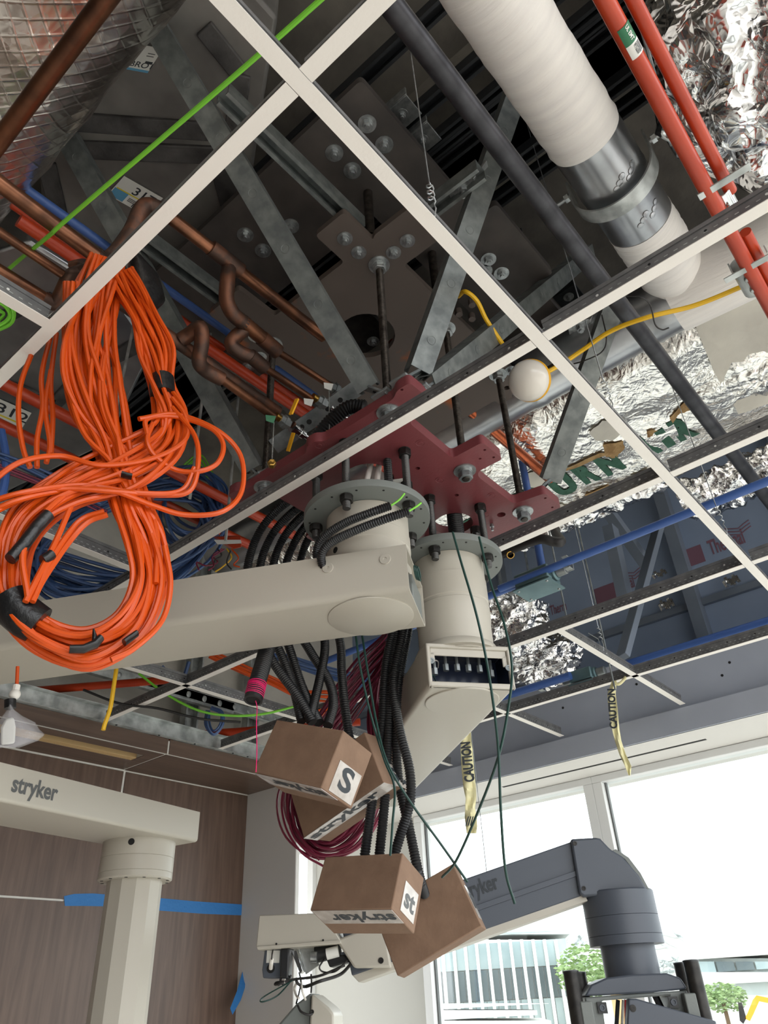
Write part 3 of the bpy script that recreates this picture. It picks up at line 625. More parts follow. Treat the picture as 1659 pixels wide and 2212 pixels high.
for k in range(3):
    c_ = V(*C1, .79) - D1 * .112 + N1 * (-.035 + .004 * k); q = MB(); q.tube([c_ + N1 * (.02 * math.cos(a * .5)) + UZ * (.014 * math.sin(a * .5)) - D1 * .003 * k for a in range(13)], .0018, 6); q.build('ground_wire', 'dark_green_wire', B1)
# second boom
D2 = V(.603, .798, 0).normalized(); N2 = V(.798, -.603, 0).normalized()
B2 = thing('ceiling_boom', (*C2, .60), 'grey boom with open end box and arm pointing away behind the cardboard boxes', 'boom')
flange(B2, C2, .962, .145, (199, 281, 341, 55, 129), .113)
q = MB(); q.lathe([(.092, .70), (.092, .785), (.0945, .80), (.0945, .833), (.0925, .835), (.0925, .842), (.0945, .844), (.0945, .905), (.093, .906), (.093, .962)], (*C2, 0), UZ, 56); q.build('column', 'arm_paint', B2, 30)
q = MB(); q.lathe([(.105, .704), (.105, .708), (.098, .722), (.092, .726)], (*C2, 0), UZ, 48); q.build('column_collar', 'arm_paint', B2)
arm_shell(C2, D2, N2, -.080, 1.08, .104, .60, .705, .012).build('arm', 'arm_paint', B2, 30)
q = MB(); q.lathe([(.088, 0), (.088, .0025), (.0865, .0035), (.002, .0038)], (C2[0] + .0, C2[1] + .0, .60), -UZ, 64); q.build('bearing_cover', 'arm_paint', B2, 30)
# end frame with the service opening
def e2(a, z, s=-.080): return V(*C2, 0) + D2 * s + N2 * a + UZ * z
fr = MB(); fr.obox(e2(0, .7005), N2 * .104, D2 * .006, UZ * .0055); fr.obox(e2(0, .6065), N2 * .104, D2 * .006, UZ * .0065)
fr.obox(e2(-.0995, .653), N2 * .0048, D2 * .006, UZ * .053); fr.obox(e2(.0995, .653), N2 * .0048, D2 * .006, UZ * .053); fr.build('end_frame', 'arm_paint', B2, bevel=.003)
q = MB(); q.obox(e2(0, .688, -.078), N2 * .094, D2 * .002, UZ * .0105); q.obox(e2(-.089, .674, -.078), N2 * .006, D2 * .002, UZ * .012); q.obox(e2(.089, .670, -.078), N2 * .006, D2 * .002, UZ * .014); q.build('lip_plate', 'arm_paint', B2, bevel=.003)
q = MB(); q.obox(e2(0, .653, .0), N2 * .098, D2 * .003, UZ * .046); q.obox(e2(0, .6056, -.04), N2 * .095, D2 * .04, UZ * .001); q.obox(e2(0, .6995, -.04), N2 * .095, D2 * .04, UZ * .001); q.obox(e2(-.0965, .652, -.04), N2 * .001, D2 * .04, UZ * .046); q.obox(e2(.0965, .652, -.04), N2 * .001, D2 * .04, UZ * .046); q.build('dark_lining', 'navy_lining', B2)  # dark lining added to make the inside of the arm look dark
for k in range(6):
    a = -.075 + k * .028; p = e2(a, .672 - (.010 if k in (0, 5) else 0) - abs(k - 2.5) * .001, -.045); q = MB(); q.cyl(p, p - UZ * .016, .0075, n=6); q.cyl(p + UZ * .026, p, .004, n=8); q.build('inner_bolt', 'galv', B2)
for a, z in ((-.0935, .662), (.0935, .652)):
    p = e2(a, z, -.0835); q = MB(); q.lathe([(.0075, 0), (.0075, .0018), (.004, .0018), (.0035, .0006), (.0005, .0006)], p, -D2, 18); q.build('frame_screw', 'galv', B2)
q = MB(); q.tube(smoothp([e2(-.085, .668, -.06), e2(-.075, .678, -.05), e2(-.06, .683, -.03), e2(-.055, .676, -.01)]), .0016, 6); q.build('ground_wire', 'white_cord', B2)
q = MB(); q.tube(smoothp([e2(-.095, .628, -.07), e2(-.085, .636, -.06), e2(-.07, .634, -.03)]), .0016, 6); q.build('ground_wire', 'dark_green_wire', B2)
# third boom far left: arm and vertical column
AX3 = PH(302, 1822, 2.60); Z3 = AX3.z; D3 = V(.982, .189, 0).normalized(); N3 = V(-.189, .982, 0).normalized(); c3 = AX3.copy()
off = N3 * ((PZ(410, 1815, Z3) - AX3).dot(N3)); HWf = (PZ(410, 1815, Z3) - AX3).dot(N3); HWb = (PZ(236, 1825, Z3) - AX3).dot(N3) + .012
cc = AX3 + N3 * ((HWf + HWb) / 2); hw3 = (HWb - HWf) / 2; sE = (PZ(410, 1815, Z3) - AX3).dot(D3)
ptop = PP(415, 1750, AX3 + N3 * HWf, N3); ZT3 = ptop.z
B3 = thing('boom_arm', (AX3.x, AX3.y, -1.7), 'beige boom arm with dark lettering and round column hanging in front of the wood wall', 'boom')
a3 = arm_shell((cc.x, cc.y), D3, N3, -2.2, sE + .035, hw3, Z3, ZT3, .010).build('arm', 'arm_paint', B3, 30)
q = MB(); q.obox(cc + D3 * (sE + .036) + UZ * ((ZT3 - Z3) / 2), D3 * .003, N3 * (hw3 - .004), UZ * ((ZT3 - Z3) / 2 - .003)); q.build('end_cap', 'arm_paint', B3, bevel=.002)
u0, u1 = PP(20, 1722, AX3 + N3 * HWf, N3), PP(121, 1732, AX3 + N3 * HWf, N3)
q = MB(); lettering(q, 'stryker', u0 + UZ * .0, D3, UZ, .056, width=(u1 - u0).dot(D3), bold=.028, off=.001); q.build('lettering', 'print_grey', a3)
rc3 = .109
q = MB(); zc = Z3; hcol = (Z3 - PH(300, 1905, 2.60).z)
q.lathe([(rc3, 0), (rc3, .42 * hcol), (rc3 - .0012, .43 * hcol), (rc3, .44 * hcol), (rc3, .80 * hcol), (rc3 - .0012, .81 * hcol), (rc3, .82 * hcol), (rc3, hcol - .004), (rc3 - .005, hcol), (.07, hcol)], AX3, -UZ, 56); cl3 = q.build('collar', 'arm_paint', B3, 30)
dv = (PH(283, 1818, 2.49) - AX3); dv.z = 0; dv.normalize(); q = MB(); q.lathe([(.0095, 0), (.0095, .001), (.0003, .001)], AX3 + dv * (rc3 - .0003) - UZ * .014, dv, 18); q.build('socket_hole', 'hole_dark', cl3)
for k in range(12):
    a = k * math.pi / 6 + .2; q = MB(); q.lathe([(.005, 0), (.005, .0008), (.0003, .0008)], AX3 + V(math.cos(a), math.sin(a), 0) * (rc3 - .011) - UZ * (hcol), -UZ, 10); q.build('bolt_recess', 'hole_dark', cl3)
q = MB(); q.lathe([(.081, hcol), (.081, 1.9)], AX3, -UZ, 12); q.build('column', 'arm_paint', B3, 20)
# spring arm on the right with the pendant
def FPL(D, xr=1000, yr=2000):
    p0 = PH(xr, yr, D); nrm = V(p0.x, p0.y, 0).normalized(); return p0, nrm
p0s, ns = FPL(2.52)
def S(x, y, dd=0): return PP(x, y, p0s + ns * dd, ns)
SA = thing('spring_arm', S(1000, 2010), 'backlit, darkened spring arm with lettering sloping up to the right in front of the window', 'boom arm')
def slabpoly(pix, d0, d1, name, m, par, bev=.004): q = MB(); q.prism([S(x, y, d0) for x, y in pix], ns * (d1 - d0)); return q.build(name, m, par, 30, bev)
sa = slabpoly([(735, 1992), (1240, 1816), (1262, 1933), (760, 2108)], 0, .12, 'arm_body', 'arm_paint_backlit', SA)
slabpoly([(735, 2058), (1250, 1878), (1253, 1890), (738, 2070)], -.006, .0, 'side_groove', 'arm_paint_backlit', SA, .001)
slabpoly([(760, 2106), (1263, 1931), (1270, 1946), (775, 2122)], .004, .116, 'lower_cover', 'arm_paint', SA, .002)
q = MB(); a, c_ = S(1003, 1957, -.0), S(1084, 1929, -.0); u = (c_ - a).normalized(); w = (u.cross(ns)); w = w if w.z > 0 else -w
lettering(q, 'stryker', a, u, w, .058, width=(c_ - a).length, bold=.028, off=.0015); q.build('lettering', 'print_dark', sa)
hd = slabpoly([(1233, 1812), (1288, 1809), (1297, 1811), (1315, 1830), (1322, 1836), (1345, 1850), (1380, 1890), (1399, 1922), (1380, 1928), (1262, 1937), (1252, 1930)], -.02, .14, 'head_cover', 'arm_paint_backlit', SA, .006)
slabpoly([(1330, 1834), (1358, 1852), (1384, 1886), (1402, 1920), (1399, 1924), (1378, 1892), (1350, 1856), (1322, 1838)], -.012, .132, 'head_rim', 'grey_flange', SA, .001)
for x, y in ((1242, 1822), (1261, 1919)):
    q = MB(); q.lathe([(.0065, 0), (.0065, .002), (.0035, .002), (.003, .0006), (.0003, .0006)], S(x, y, -.02), -ns, 16); q.build('cover_screw', 'black_oxide', SA)
pa = S(1332, 1930, .06); pbm = S(1345, 2043, .06); AXP = V(pa.x, pa.y, 0)
PD = thing('pendant', (pa.x, pa.y, pbm.z - .3), 'dark grey service head with handle tubes hanging from the spring arm', 'pendant')
zt, zb = pa.z, pbm.z; r_ = .107
q = MB(); hh = zt - zb; q.lathe([(r_ - .004, -.004), (r_, 0), (r_, .46 * hh), (r_ - .0015, .465 * hh), (r_, .47 * hh), (r_, .82 * hh), (r_ - .0015, .825 * hh), (r_, .83 * hh), (r_, hh), (.05, hh)], (pa.x, pa.y, zt), -UZ, 48); q.build('collar', 'arm_paint_backlit', PD, 30)
zc = S(1350, 2110, .06).z; q = MB(); q.cyl((pa.x, pa.y, zb), (pa.x, pa.y, zc - .01), .078, n=40); q.build('column', 'arm_paint_backlit', PD)
slabpoly([(1263, 2152), (1277, 2127), (1310, 2112), (1365, 2105), (1440, 2102), (1470, 2112), (1483, 2132), (1484, 2137), (1400, 2145)], -.05, .16, 'head_cap', 'arm_paint_backlit', PD, .008)
slabpoly([(1263, 2154), (1484, 2139), (1490, 2170), (1500, 2235), (1460, 2240), (1446, 2150), (1300, 2162), (1312, 2250), (1276, 2250)], -.045, .15, 'head_body', 'grey_flange', PD, .004)
slabpoly([(1358, 2157), (1374, 2157), (1548, 2206), (1548, 2260), (1352, 2260)], -.10, -.06, 'side_panel', 'arm_paint_backlit', PD, .004)
q = MB(); q.lathe([(.0085, 0), (.0085, .002), (.003, .0025), (.0003, .002)], S(1367, 2178, -.10), -ns, 14); q.build('panel_screw', 'black_oxide', PD)
for x, y in ((1301, 2177), (1455, 2165)):
    q = MB(); q.obox(S(x, y, -.05), S(x + 10, y, -.05) - S(x, y, -.05), UZ * .013, ns * .004); k = q.build('socket_plate', 'black_plastic', PD)
    q = MB(); q.lathe([(.008, 0), (.008, .004), (.005, .004), (.005, .001), (.0003, .001)], S(x, y, -.054), -ns, 16); q.build('socket', 'arm_paint_backlit', k)
for (x, y, x2, y2, r__, dd) in ((1233, 2101, 1256, 2260, .021, -.06), (1250, 2104, 1272, 2260, .021, .10), (1492, 2078, 1530, 2260, .021, -.06), (1471, 2083, 1500, 2260, .021, .10)):
    p, w = S(x, y, dd), S(x2, y2, dd); q = MB(); q.cyl(V(p.x, p.y, p.z), V(p.x, p.y, w.z - .2), r__, n=20); h_ = q.build('handle_tube', 'black_oxide', PD); q = MB(); q.lathe([(r__ + .001, 0), (r__ + .001, .004), (r__ - .006, .006), (.0003, .006)], p, UZ, 20); q.build('tube_cap', 'black_plastic', h_)
for x, y, dd in ((1268, 2190, -.06), (1492, 2172, -.06)):
    q = MB(); q.obox(S(x, y, dd), S(x + 13, y, dd) - S(x, y, dd), UZ * .028, ns * .02); q.build('handle_mount', 'grey_flange', PD, bevel=.003)
for (x0, y0, x1, y1, m, w) in ((1335, 2160, 1325, 2260, 'black_plastic', .006), (1346, 2160, 1338, 2260, 'white_cord', .004), (1352, 2160, 1350, 2260, 'print_red', .005), (1415, 2150, 1440, 2210, 'black_plastic', .01)):
    q = MB(); q.tube([S(x0, y0, .02), S((x0 + x1) / 2 + 2, (y0 + y1) / 2, .02), S(x1, y1, .02)], w, 8); q.build('hose', m, PD)
# left elbow of the spring arm: white cover, open electronics below it
EL = thing('elbow_unit', S(650, 2040), 'open elbow of the spring arm with white cover and dangling wires', 'boom joint')
slabpoly([(560, 1977), (668, 1973), (700, 1974), (735, 2030), (722, 2037), (556, 2049), (553, 2046)], -.04, .17, 'cover', 'arm_paint', EL, .01)
slabpoly([(553, 2044), (735, 2030), (737, 2038), (556, 2052)], -.044, .174, 'cover_rim', 'arm_paint', EL, .002)
slabpoly([(725, 2030), (830, 1990), (845, 2090), (765, 2091)], -.03, .15, 'side_cover', 'arm_paint', EL, .006)
q = MB(); q.lathe([(.008, 0), (.008, .002), (.004, .002), (.004, .0006), (.0003, .0006)], S(823, 2075, -.03), -ns, 16); q.build('cover_screw', 'black_oxide', EL)
for x, y in ((597, 2039), (698, 2031)): q = MB(); q.lathe([(.003, 0), (.003, .001), (.0003, .001)], S(x, y, -.0445), -ns, 10); q.build('cover_screw', 'hole_dark', EL)
slabpoly([(572, 2047), (612, 2046), (612, 2113), (568, 2113), (566, 2095)], .0, .10, 'junction_box', 'arm_paint_backlit', EL, .003)
slabpoly([(577, 2053), (605, 2053), (603, 2080), (575, 2080)], -.002, .0, 'rating_label', 'label_white', EL, 0)
q = MB(); p = S(585, 2092, .0); q.lathe([(.012, 0), (.012, .002), (.0003, .002)], p, -ns, 18); q.build('grommet', 'hole_dark', EL)
q = MB(); q.tube([S(585, 2092, -.004), S(586, 2080, -.02), S(588, 2070, -.02)], .006, 8); q.build('plug', 'white_cord', EL)
slabpoly([(606, 2048), (625, 2047), (622, 2115), (604, 2112)], -.02, .04, 'relay', 'black_plastic', EL, .004)
slabpoly([(626, 2047), (640, 2046), (655, 2098), (648, 2104)], .02, .06, 'bracket', 'chrome', EL, .002)
slabpoly([(645, 2045), (680, 2045), (690, 2085), (660, 2105)], .05, .055, 'bracket_plate', 'galv_bright', EL, .001)
q = MB(); q.cyl(S(682, 2063, .02), S(735, 2049, .02), .022, n=18); q.build('gas_spring', 'black_plastic', EL); q = MB(); q.cyl(S(706, 2062, -.004), S(732, 2055, -.004), .016, n=14); q.build('spring_label', 'label_white', EL)
slabpoly([(703, 2068), (745, 2062), (755, 2078), (712, 2090)], -.01, .05, 'motor_box', 'black_plastic', EL, .004)
q = MB(); q.cyl(S(672, 2067, .0), S(685, 2067, .0), .014, n=12); q.build('rod_eye', 'zinc', EL)
for pts, m, r__ in (([(760, 2080), (735, 2105), (690, 2120), (660, 2131), (645, 2126), (640, 2118)], 'black_wire', .0045), ([(750, 2075), (725, 2098), (700, 2100), (690, 2090), (700, 2072)], 'black_wire', .0025),
                    ([(745, 2085), (690, 2108), (640, 2115), (612, 2122), (600, 2128)], 'black_wire', .004), ([(632, 2118), (575, 2150), (562, 2162), (572, 2163), (600, 2150), (628, 2120)], 'dark_green_wire', .002),
                    ([(615, 2120), (598, 2122), (594, 2127), (606, 2124), (625, 2112)], 'black_wire', .003), ([(640, 2124), (636, 2135), (640, 2150), (646, 2156)], 'white_cord', .0035), ([(650, 2118), (653, 2140), (660, 2160)], 'white_cord', .0035),
                    ([(600, 2050), (592, 2046), (588, 2060), (587, 2072)], 'black_wire', .002), ([(646, 2100), (650, 2120), (646, 2145), (640, 2168)], 'black_wire', .0025), ([(672, 2105), (673, 2125), (672, 2145)], 'black_wire', .0025),
                    ([(612, 2100), (606, 2118), (612, 2126), (620, 2118), (628, 2108)], 'black_wire', .0035), ([(618, 2108), (614, 2122), (620, 2118), (624, 2110)], 'white_cord', .003)):
    q = MB(); q.tube(smoothp([S(x, y, random.uniform(-.03, .02)) for x, y in pts]), r__, 6); q.build('wire', m, EL)
# monitor shroud below
SH = thing('equipment_shroud', S(680, 2200), 'grey plastic shroud below the open elbow with a light side plate', 'cover')
slabpoly([(602, 2212), (640, 2168), (672, 2144), (670, 2260), (560, 2260)], .0, .16, 'dark_shell', 'grey_flange', SH, .006)
slabpoly([(673, 2146), (710, 2176), (721, 2190), (722, 2260), (666, 2260)], -.02, .16, 'side_plate', 'arm_paint', SH, .006)
q = MB(); q.lathe([(.006, 0), (.006, .002), (.003, .002), (.0003, .001)], S(674, 2186, -.02), -ns, 14); q.build('screw', 'black_oxide', SH)
q = MB(); q.tube(smoothp([S(643, 2172, -.02), S(650, 2185, -.03), S(665, 2192, -.03), S(675, 2190, -.025)]), .003, 6); q.build('cable', 'black_wire', SH)
# ================================================================ DUCTS AND PIPES IN THE PLENUM
def depth(p): return -(M.T @ np.array(p))[2]
def rpx(p, w): return w / 2 * depth(p) / F
def pipe(axis, px, z, w, a0, a1, name, m, label, cat='pipe', group=None, n=20, r=None):
    """straight pipe along A (x) or B (y); px is a point on its centre line in the photograph, w its width there"""
    p = PZ(*px, z); r = r or rpx(p, w); q = MB()
    c0, c1 = (V(a0, p.y, z), V(a1, p.y, z)) if axis == 'A' else (V(p.x, a0, z), V(p.x, a1, z))
    q.cyl(c0, c1, r, n=n); o = q.build(name, m)
    if label: tag(o, label, cat, group)
    return o, p, r
def path(pts, r, name, m, label=None, cat='pipe', group=None, parent=None, k=6, n=10):
    q = MB(); P = [PZ(*t) for t in pts]; q.tube(smoothp(P, k) if k else P, r, n); o = q.build(name, m, parent)
    if label: tag(o, label, cat, group)
    return o
# ---- big foil duct top left, with displaced wrinkles
def lumpy(axis, c, L0, L1, r, amp, name, m, label, cat, n=72, seg=60, freq=9., rz=None, seed=1):
    rs = random.Random(seed); ph = [rs.uniform(0, 6.3) for _ in range(12)]; q = MB(); vs = []; rz = rz or r
    for i in range(seg + 1):
        t = L0 + (L1 - L0) * i / seg
        for j in range(n):
            a = 2 * math.pi * j / n
            d_ = amp * (math.sin(a * 5 + ph[0] + 2 * math.sin(t * freq)) * .5 + math.sin(t * freq * 2.3 + ph[1] + a * 3) * .5 + math.sin(a * 11 - t * freq * 3.1 + ph[2]) * .35 + math.sin(t * freq * 5.7 + ph[3] + math.sin(a * 4) * 2) * .3)
            x, z = (r + d_) * math.cos(a), (rz + d_) * math.sin(a)
            vs.append(V(c[0] + x, t, c[2] + z) if axis == 'B' else V(t, c[1] + x, c[2] + z))
    fs = [(i * n + j, i * n + (j + 1) % n, (i + 1) * n + (j + 1) % n, (i + 1) * n + j) for i in range(seg) for j in range(n)]
    fs += [tuple(range(n)), tuple(range(seg * n, (seg + 1) * n))[::-1]]
    if axis == 'B': fs = [f[::-1] for f in fs]
    q.add(vs, fs); return tag(q.build(name, m, None, 60), label, cat)
def tangent_x(px, py, Z0, r, side):
    rr = ray(px, py); l_ = math.hypot(rr[0], rr[2]); return (Z0 * rr[0] + side * r * l_) / rr[2]
RD = .25; x_ = tangent_x(190, 255, 1.78, RD, -1)
lumpy('B', (x_, 0, 1.78), -.4, 2.3, RD, .004, 'round_duct', 'foil_warm', 'large round foil wrapped duct in the top left corner', 'duct', freq=12)
pipe('B', (78, 199), 1.30, 42, -.5, 2.6, 'copper_pipe', 'copper', 'thick brown copper pipe crossing in front of the top left foil duct')
# ---- dark sheet metal duct with sealed joints, behind the long brace
def duct(quad_px, z, th, name, label, m='duct_sheet', seams=(), bev=.01):
    P = [PZ(x, y, z) for x, y in quad_px]; t = thing(name, P[0], label, 'duct'); q = MB(); q.prism(P, UZ * th); q.build('sheet', m, t, 30, bev)
    for pts, w in seams:
        for a, c_ in zip(pts[:-1], pts[1:]):
            a_, b_ = PZ(*a, z - .004), PZ(*c_, z - .004); s = MB(); s.beam(a_, b_, w, .014); s.build('sealed_seam', 'duct_sealant', t, bevel=.003)
    return t
dl = duct([(60, 100), (420, -160), (600, 40), (560, 270), (520, 560), (300, 700), (100, 560)], 1.98, .30, 'rectangular_duct', 'dark sheet metal duct with numbered labels behind the green wire',
     seams=(([(150, 262), (470, 285)], .05), ([(160, 322), (470, 335)], .05), ([(100, 350), (150, 560)], .05), ([(470, 330), (500, 450), (470, 560)], .06), ([(440, 60), (520, 160), (500, 330)], .05)))
pl = duct([(-160, 590), (60, 520), (250, 640), (330, 760), (230, 960), (-60, 1100), (-200, 900)], 1.85, .22, 'rectangular_duct', 'pale sheet metal duct behind the orange cables at the left edge', 'sheet_bright',
     seams=(([(-100, 790), (120, 870), (190, 800), (300, 745)], .05), ([(0, 690), (100, 640), (210, 700)], .04)))
def label_card(px, py, z, ang, w, h, parts, par, flip=-UZ):
    o = PZ(px, py, z); u = V(math.cos(ang), math.sin(ang), 0); v = u.cross(UZ)       # reads correctly from below
    v = -u.cross(flip) if False else flip.cross(u)
    q = MB(); q.obox(o + u * (w / 2) + v * (h / 2) + flip * .0006, u * (w / 2), v * (h / 2), UZ * .0006); c_ = q.build('label', 'label_white', par)
    for k in parts:
        if k[0] == 't': q = MB(); lettering(q, k[1], o + u * (k[2] * w) + v * (k[3] * h), u, v, k[4] * h, bold=.01, off=.0018); q.build('print', k[5], par)
        else: q = MB(); q.obox(o + u * ((k[1] + k[3] / 2) * w) + v * ((k[2] + k[4] / 2) * h) + flip * .0014, u * (k[3] * w / 2), v * (k[4] * h / 2), UZ * .0004); q.build('print_block', k[5], par)
def ang(p, q, z): a, c_ = PZ(*p, z), PZ(*q, z); return math.atan2(c_.y - a.y, c_.x - a.x)
# numbered cards
zl = 1.974
def card4(tl, tr, bl, z, parts, par):
    o, a, c_ = PZ(*bl, z), PZ(*tl, z), PZ(*tr, z); v = a - o; u = c_ - a; w, h = u.length, v.length; u.normalize(); v.normalize(); nr = u.cross(v).normalized()
    if nr.z > 0: nr = -nr
    q = MB(); q.obox(o + u * (w / 2) + v * (h / 2) + nr * .0006, u * (w / 2), v * (h / 2), nr * .0006); q.build('label', 'label_white', par)
    for k in parts:
        q = MB()
        if k[0] == 't': lettering(q, k[1], o + u * (k[2] * w) + v * (k[3] * h) + nr * .0020, u, v, k[4] * h, bold=.01, off=0); q.build('print', k[5], par)
        else: q.obox(o + u * ((k[1] + k[3] / 2) * w) + v * ((k[2] + k[4] / 2) * h) + nr * .0014, u * (k[3] * w / 2), v * (k[4] * h / 2), nr * .0003); q.build('print_block', k[5], par)
card4((268, 380), (352, 428), (232, 420), zl, [('b', .02, .04, .34, .4, 'label_blue'), ('b', .05, .44, .8, .05, 'label_yellow'), ('t', '317', .38, .52, .36, 'print_dark'), ('t', 'BRO1', .58, .04, .16, 'print_dark'), ('b', .70, .26, .14, .1, 'print_red'), ('b', .42, .30, .2, .03, 'print_grey'), ('b', .42, .24, .2, .03, 'print_grey'), ('b', .42, .18, .2, .03, 'print_grey')], dl)
card4((300, 95), (352, 105), (268, 148), zl, [('b', .0, .0, 1, .09, 'label_blue'), ('t', 'BRO1', .10, .16, .22, 'print_dark'), ('b', .65, .34, .3, .1, 'print_dark'), ('b', .55, .62, .3, .03, 'print_grey'), ('b', .55, .72, .3, .03, 'print_grey')], dl)
card4((-22, 852), (68, 892), (-48, 900), 1.846, [('b', .0, .40, .9, .06, 'label_yellow'), ('t', '312', .26, .52, .38, 'print_dark'), ('b', .34, .18, .1, .16, 'print_red'), ('b', .5, .2, .3, .03, 'print_grey')], pl)
card4((92, 690), (128, 664), (108, 712), 1.50, [('t', '21', .2, .2, .6, 'print_dark')], pl)
# ---- white jacketed pipe with sheet metal sleeve and clevis band
WZ = 1.74; pw = PZ(1252, 278, WZ); rw = rpx(pw, 160)
WP = thing('insulated_pipe', (pw.x, pw.y, WZ), 'white jacketed insulated pipe with a shiny sheet metal sleeve', 'pipe')
xj = PZ(1284, 318, WZ - rw * .7).x; xs1 = PZ(1425, 500, WZ - rw * .7).x; xe = PZ(1462, 640, WZ - rw * .3).x
def cylA(x0, x1, r, name, m, prof=None, n=56):
    q = MB(); q.lathe([(r, 0), (r, x1 - x0)] if not prof else prof, (x0, pw.y, WZ), UX, n); return q.build(name, m, WP, 40)
rs = random.Random(3)
L_ = xj + 1.6; cylA(-1.6, xj, rw, 'jacket', 'white_jacket', [(rw + .0028 * math.sin(i * .9) * rs.random() + (0.004 if i == 159 else 0), L_ * i / 160) for i in range(161)])
cylA(xj - .01, xs1, rw * .985, 'metal_sleeve', 'sheet_bright', [(rw * .985, 0), (rw * .985, (xs1 - xj) * .46), (rw * .998, (xs1 - xj) * .48), (rw * .985, (xs1 - xj) * .50), (rw * .985, xs1 - xj + .02)])
for k in range(12):
    a = -2.35 + (k % 6) * .14; xx = xj + (.30 if k < 6 else .72) * (xs1 - xj); c_ = V(xx + .01 * (k % 3), pw.y + rw * .985 * math.cos(a), WZ + rw * .985 * math.sin(a)); q = MB(); q.lathe([(.009, 0), (.008, .002), (.002, .003)], c_, c_ - V(c_.x, pw.y, WZ), 12); q.build('rivet', 'sheet_bright', WP)
cylA(xs1 - .02, xe, rw * .96, 'jacket_end', 'white_jacket', [(rw * .985 + .003 * rs.random(), (xe - xs1 + .02) * i / 30) for i in range(31)])
xb = xj + .47 * (xs1 - xj); q = MB(); prof = [(rw + .016, -.02), (rw + .016, .02), (rw + .012, .02), (rw + .012, -.02), (rw + .016, -.02)]
arc = []
for k in range(41):
    a = math.pi * (1.0 + k / 40); arc.append(V(xb, pw.y + (rw + .016) * math.cos(a), WZ + (rw + .02) * math.sin(a)))
vs = []; fs = []
for p in [V(xb, pw.y - rw - .016, WZ + rw * .9)] + arc + [V(xb, pw.y + rw + .016, WZ + rw * .9)]:
    c_ = V(xb, pw.y, WZ); rad = (p - c_); rad.x = 0; rad = V(0, rad.y, rad.z).normalized() if p.z < WZ + .001 else V(0, 1 if rad.y > 0 else -1, 0)
    vs += [p - UX * .022, p + UX * .022, p + UX * .022 + rad * .005, p - UX * .022 + rad * .005]
for i in range(len(vs) // 4 - 1):
    o_ = i * 4
    for j in range(4): fs.append((o_ + j, o_ + (j + 1) % 4, o_ + 4 + (j + 1) % 4, o_ + 4 + j))
q.add(vs, [f[::-1] for f in fs]); hb = q.build('hanger_band', 'galv_bright', WP, 40)
for sg in (-1, 1):
    c_ = V(xb, pw.y + sg * (rw + .022), WZ + rw * .55); q = MB(); q.cyl(c_, c_ + V(0, sg * .05, 0), .006, n=8); q.cyl(c_ + V(0, sg * .006, 0), c_ + V(0, sg * .018, 0), .012, n=6); q.build('band_bolt', 'zinc', hb)
# round duct along B that the jacketed pipe turns into
rb = .095; ZRB = 1.72; xb2 = PZ(1330, 718, ZRB).x
RB = thing('round_duct', (xb2, .5, ZRB), 'pale round duct with white mastic elbow behind the yellow cable', 'duct')
q = MB(); q.lathe([(rb, 0), (rb, .55), (rb + .004, .56), (rb + .004, .60), (rb, .61), (rb, 2.2)], (xb2, .15, ZRB), UY, 40); q.build('sheet', 'sheet_bright', RB, 30)
q = MB(); q.lathe([(rb + .02, 0), (rb + .025, .05), (rb + .022, .12), (rb + .012, .30), (rb + .006, .40)], (xb2, -.15, ZRB), UY, 40); q.build('mastic_wrap', 'white_jacket', RB, 60)
q = MB(); q.sphere((xb2 - .01, pw.y + .01, ZRB + .01), rw * 1.0, rw * 1.02, rw * 1.02, 32, 18); q.build('elbow_wrap', 'mastic', RB, 60)
q = MB(); q.lathe([(rb + .01, 0), (rb + .01, .5)], (xb2 + .01, -.65, ZRB), UY, 40); q.lathe([(rb + .025, .47), (rb + .025, .52)], (xb2 + .01, -.65, ZRB), UY, 40); q.build('collar_sheet', 'sheet_bright', RB, 30)
# white sheet duct behind the lower plate corner
pipe('B', (1010, 905), 2.0, 100, .7, 1.7, 'round_duct', 'sheet_bright', 'bright round duct stub seen past the lower corner of the brown plate', 'duct')
# ---- return air duct with stencilled letters
ZR = 1.72; xr1 = PZ(1330, 1100, ZR).x; xr0 = PZ(1330, 790, ZR).x
RA = thing('return_duct', (xr1, .5, ZR), 'wide foil faced duct stencilled in green behind the red plate arms', 'duct')
ny, nx = 110, 40; rs = random.Random(5); vs = []; y0r, y1r = -1.2, 2.4
ph = [rs.uniform(0, 6) for _ in range(9)]
for i in range(ny + 1):
    y = y0r + (y1r - y0r) * i / ny
    for j in range(nx + 1):
        t = j / nx; x = xr0 + (xr1 - xr0) * t
        dz = .006 * math.sin(x * 16 + ph[0] + 1.3 * math.sin(y * 5)) + .004 * math.sin(y * 13 + x * 7 + ph[1]) + .004 * math.sin(x * 31 + y * 9 + ph[2]) + .0025 * math.sin(y * 37 - x * 23 + ph[3])
        bulge = -.025 * math.sin(math.pi * min(1, max(0, t)))
        edge = .05 * max(0, (t - .92) / .08) ** 2 + .05 * max(0, (.08 - t) / .08) ** 2
        vs.append(V(x, y, ZR + dz + bulge + edge))
fs = [(i * (nx + 1) + j, (i + 1) * (nx + 1) + j, (i + 1) * (nx + 1) + j + 1, i * (nx + 1) + j + 1) for i in range(ny) for j in range(nx)]
def zra(x, y):
    t = min(1, max(0, (x - xr0) / (xr1 - xr0)))
    return ZR + .006 * math.sin(x * 16 + ph[0] + 1.3 * math.sin(y * 5)) + .004 * math.sin(y * 13 + x * 7 + ph[1]) + .004 * math.sin(x * 31 + y * 9 + ph[2]) + .0025 * math.sin(y * 37 - x * 23 + ph[3]) - .025 * math.sin(math.pi * t)
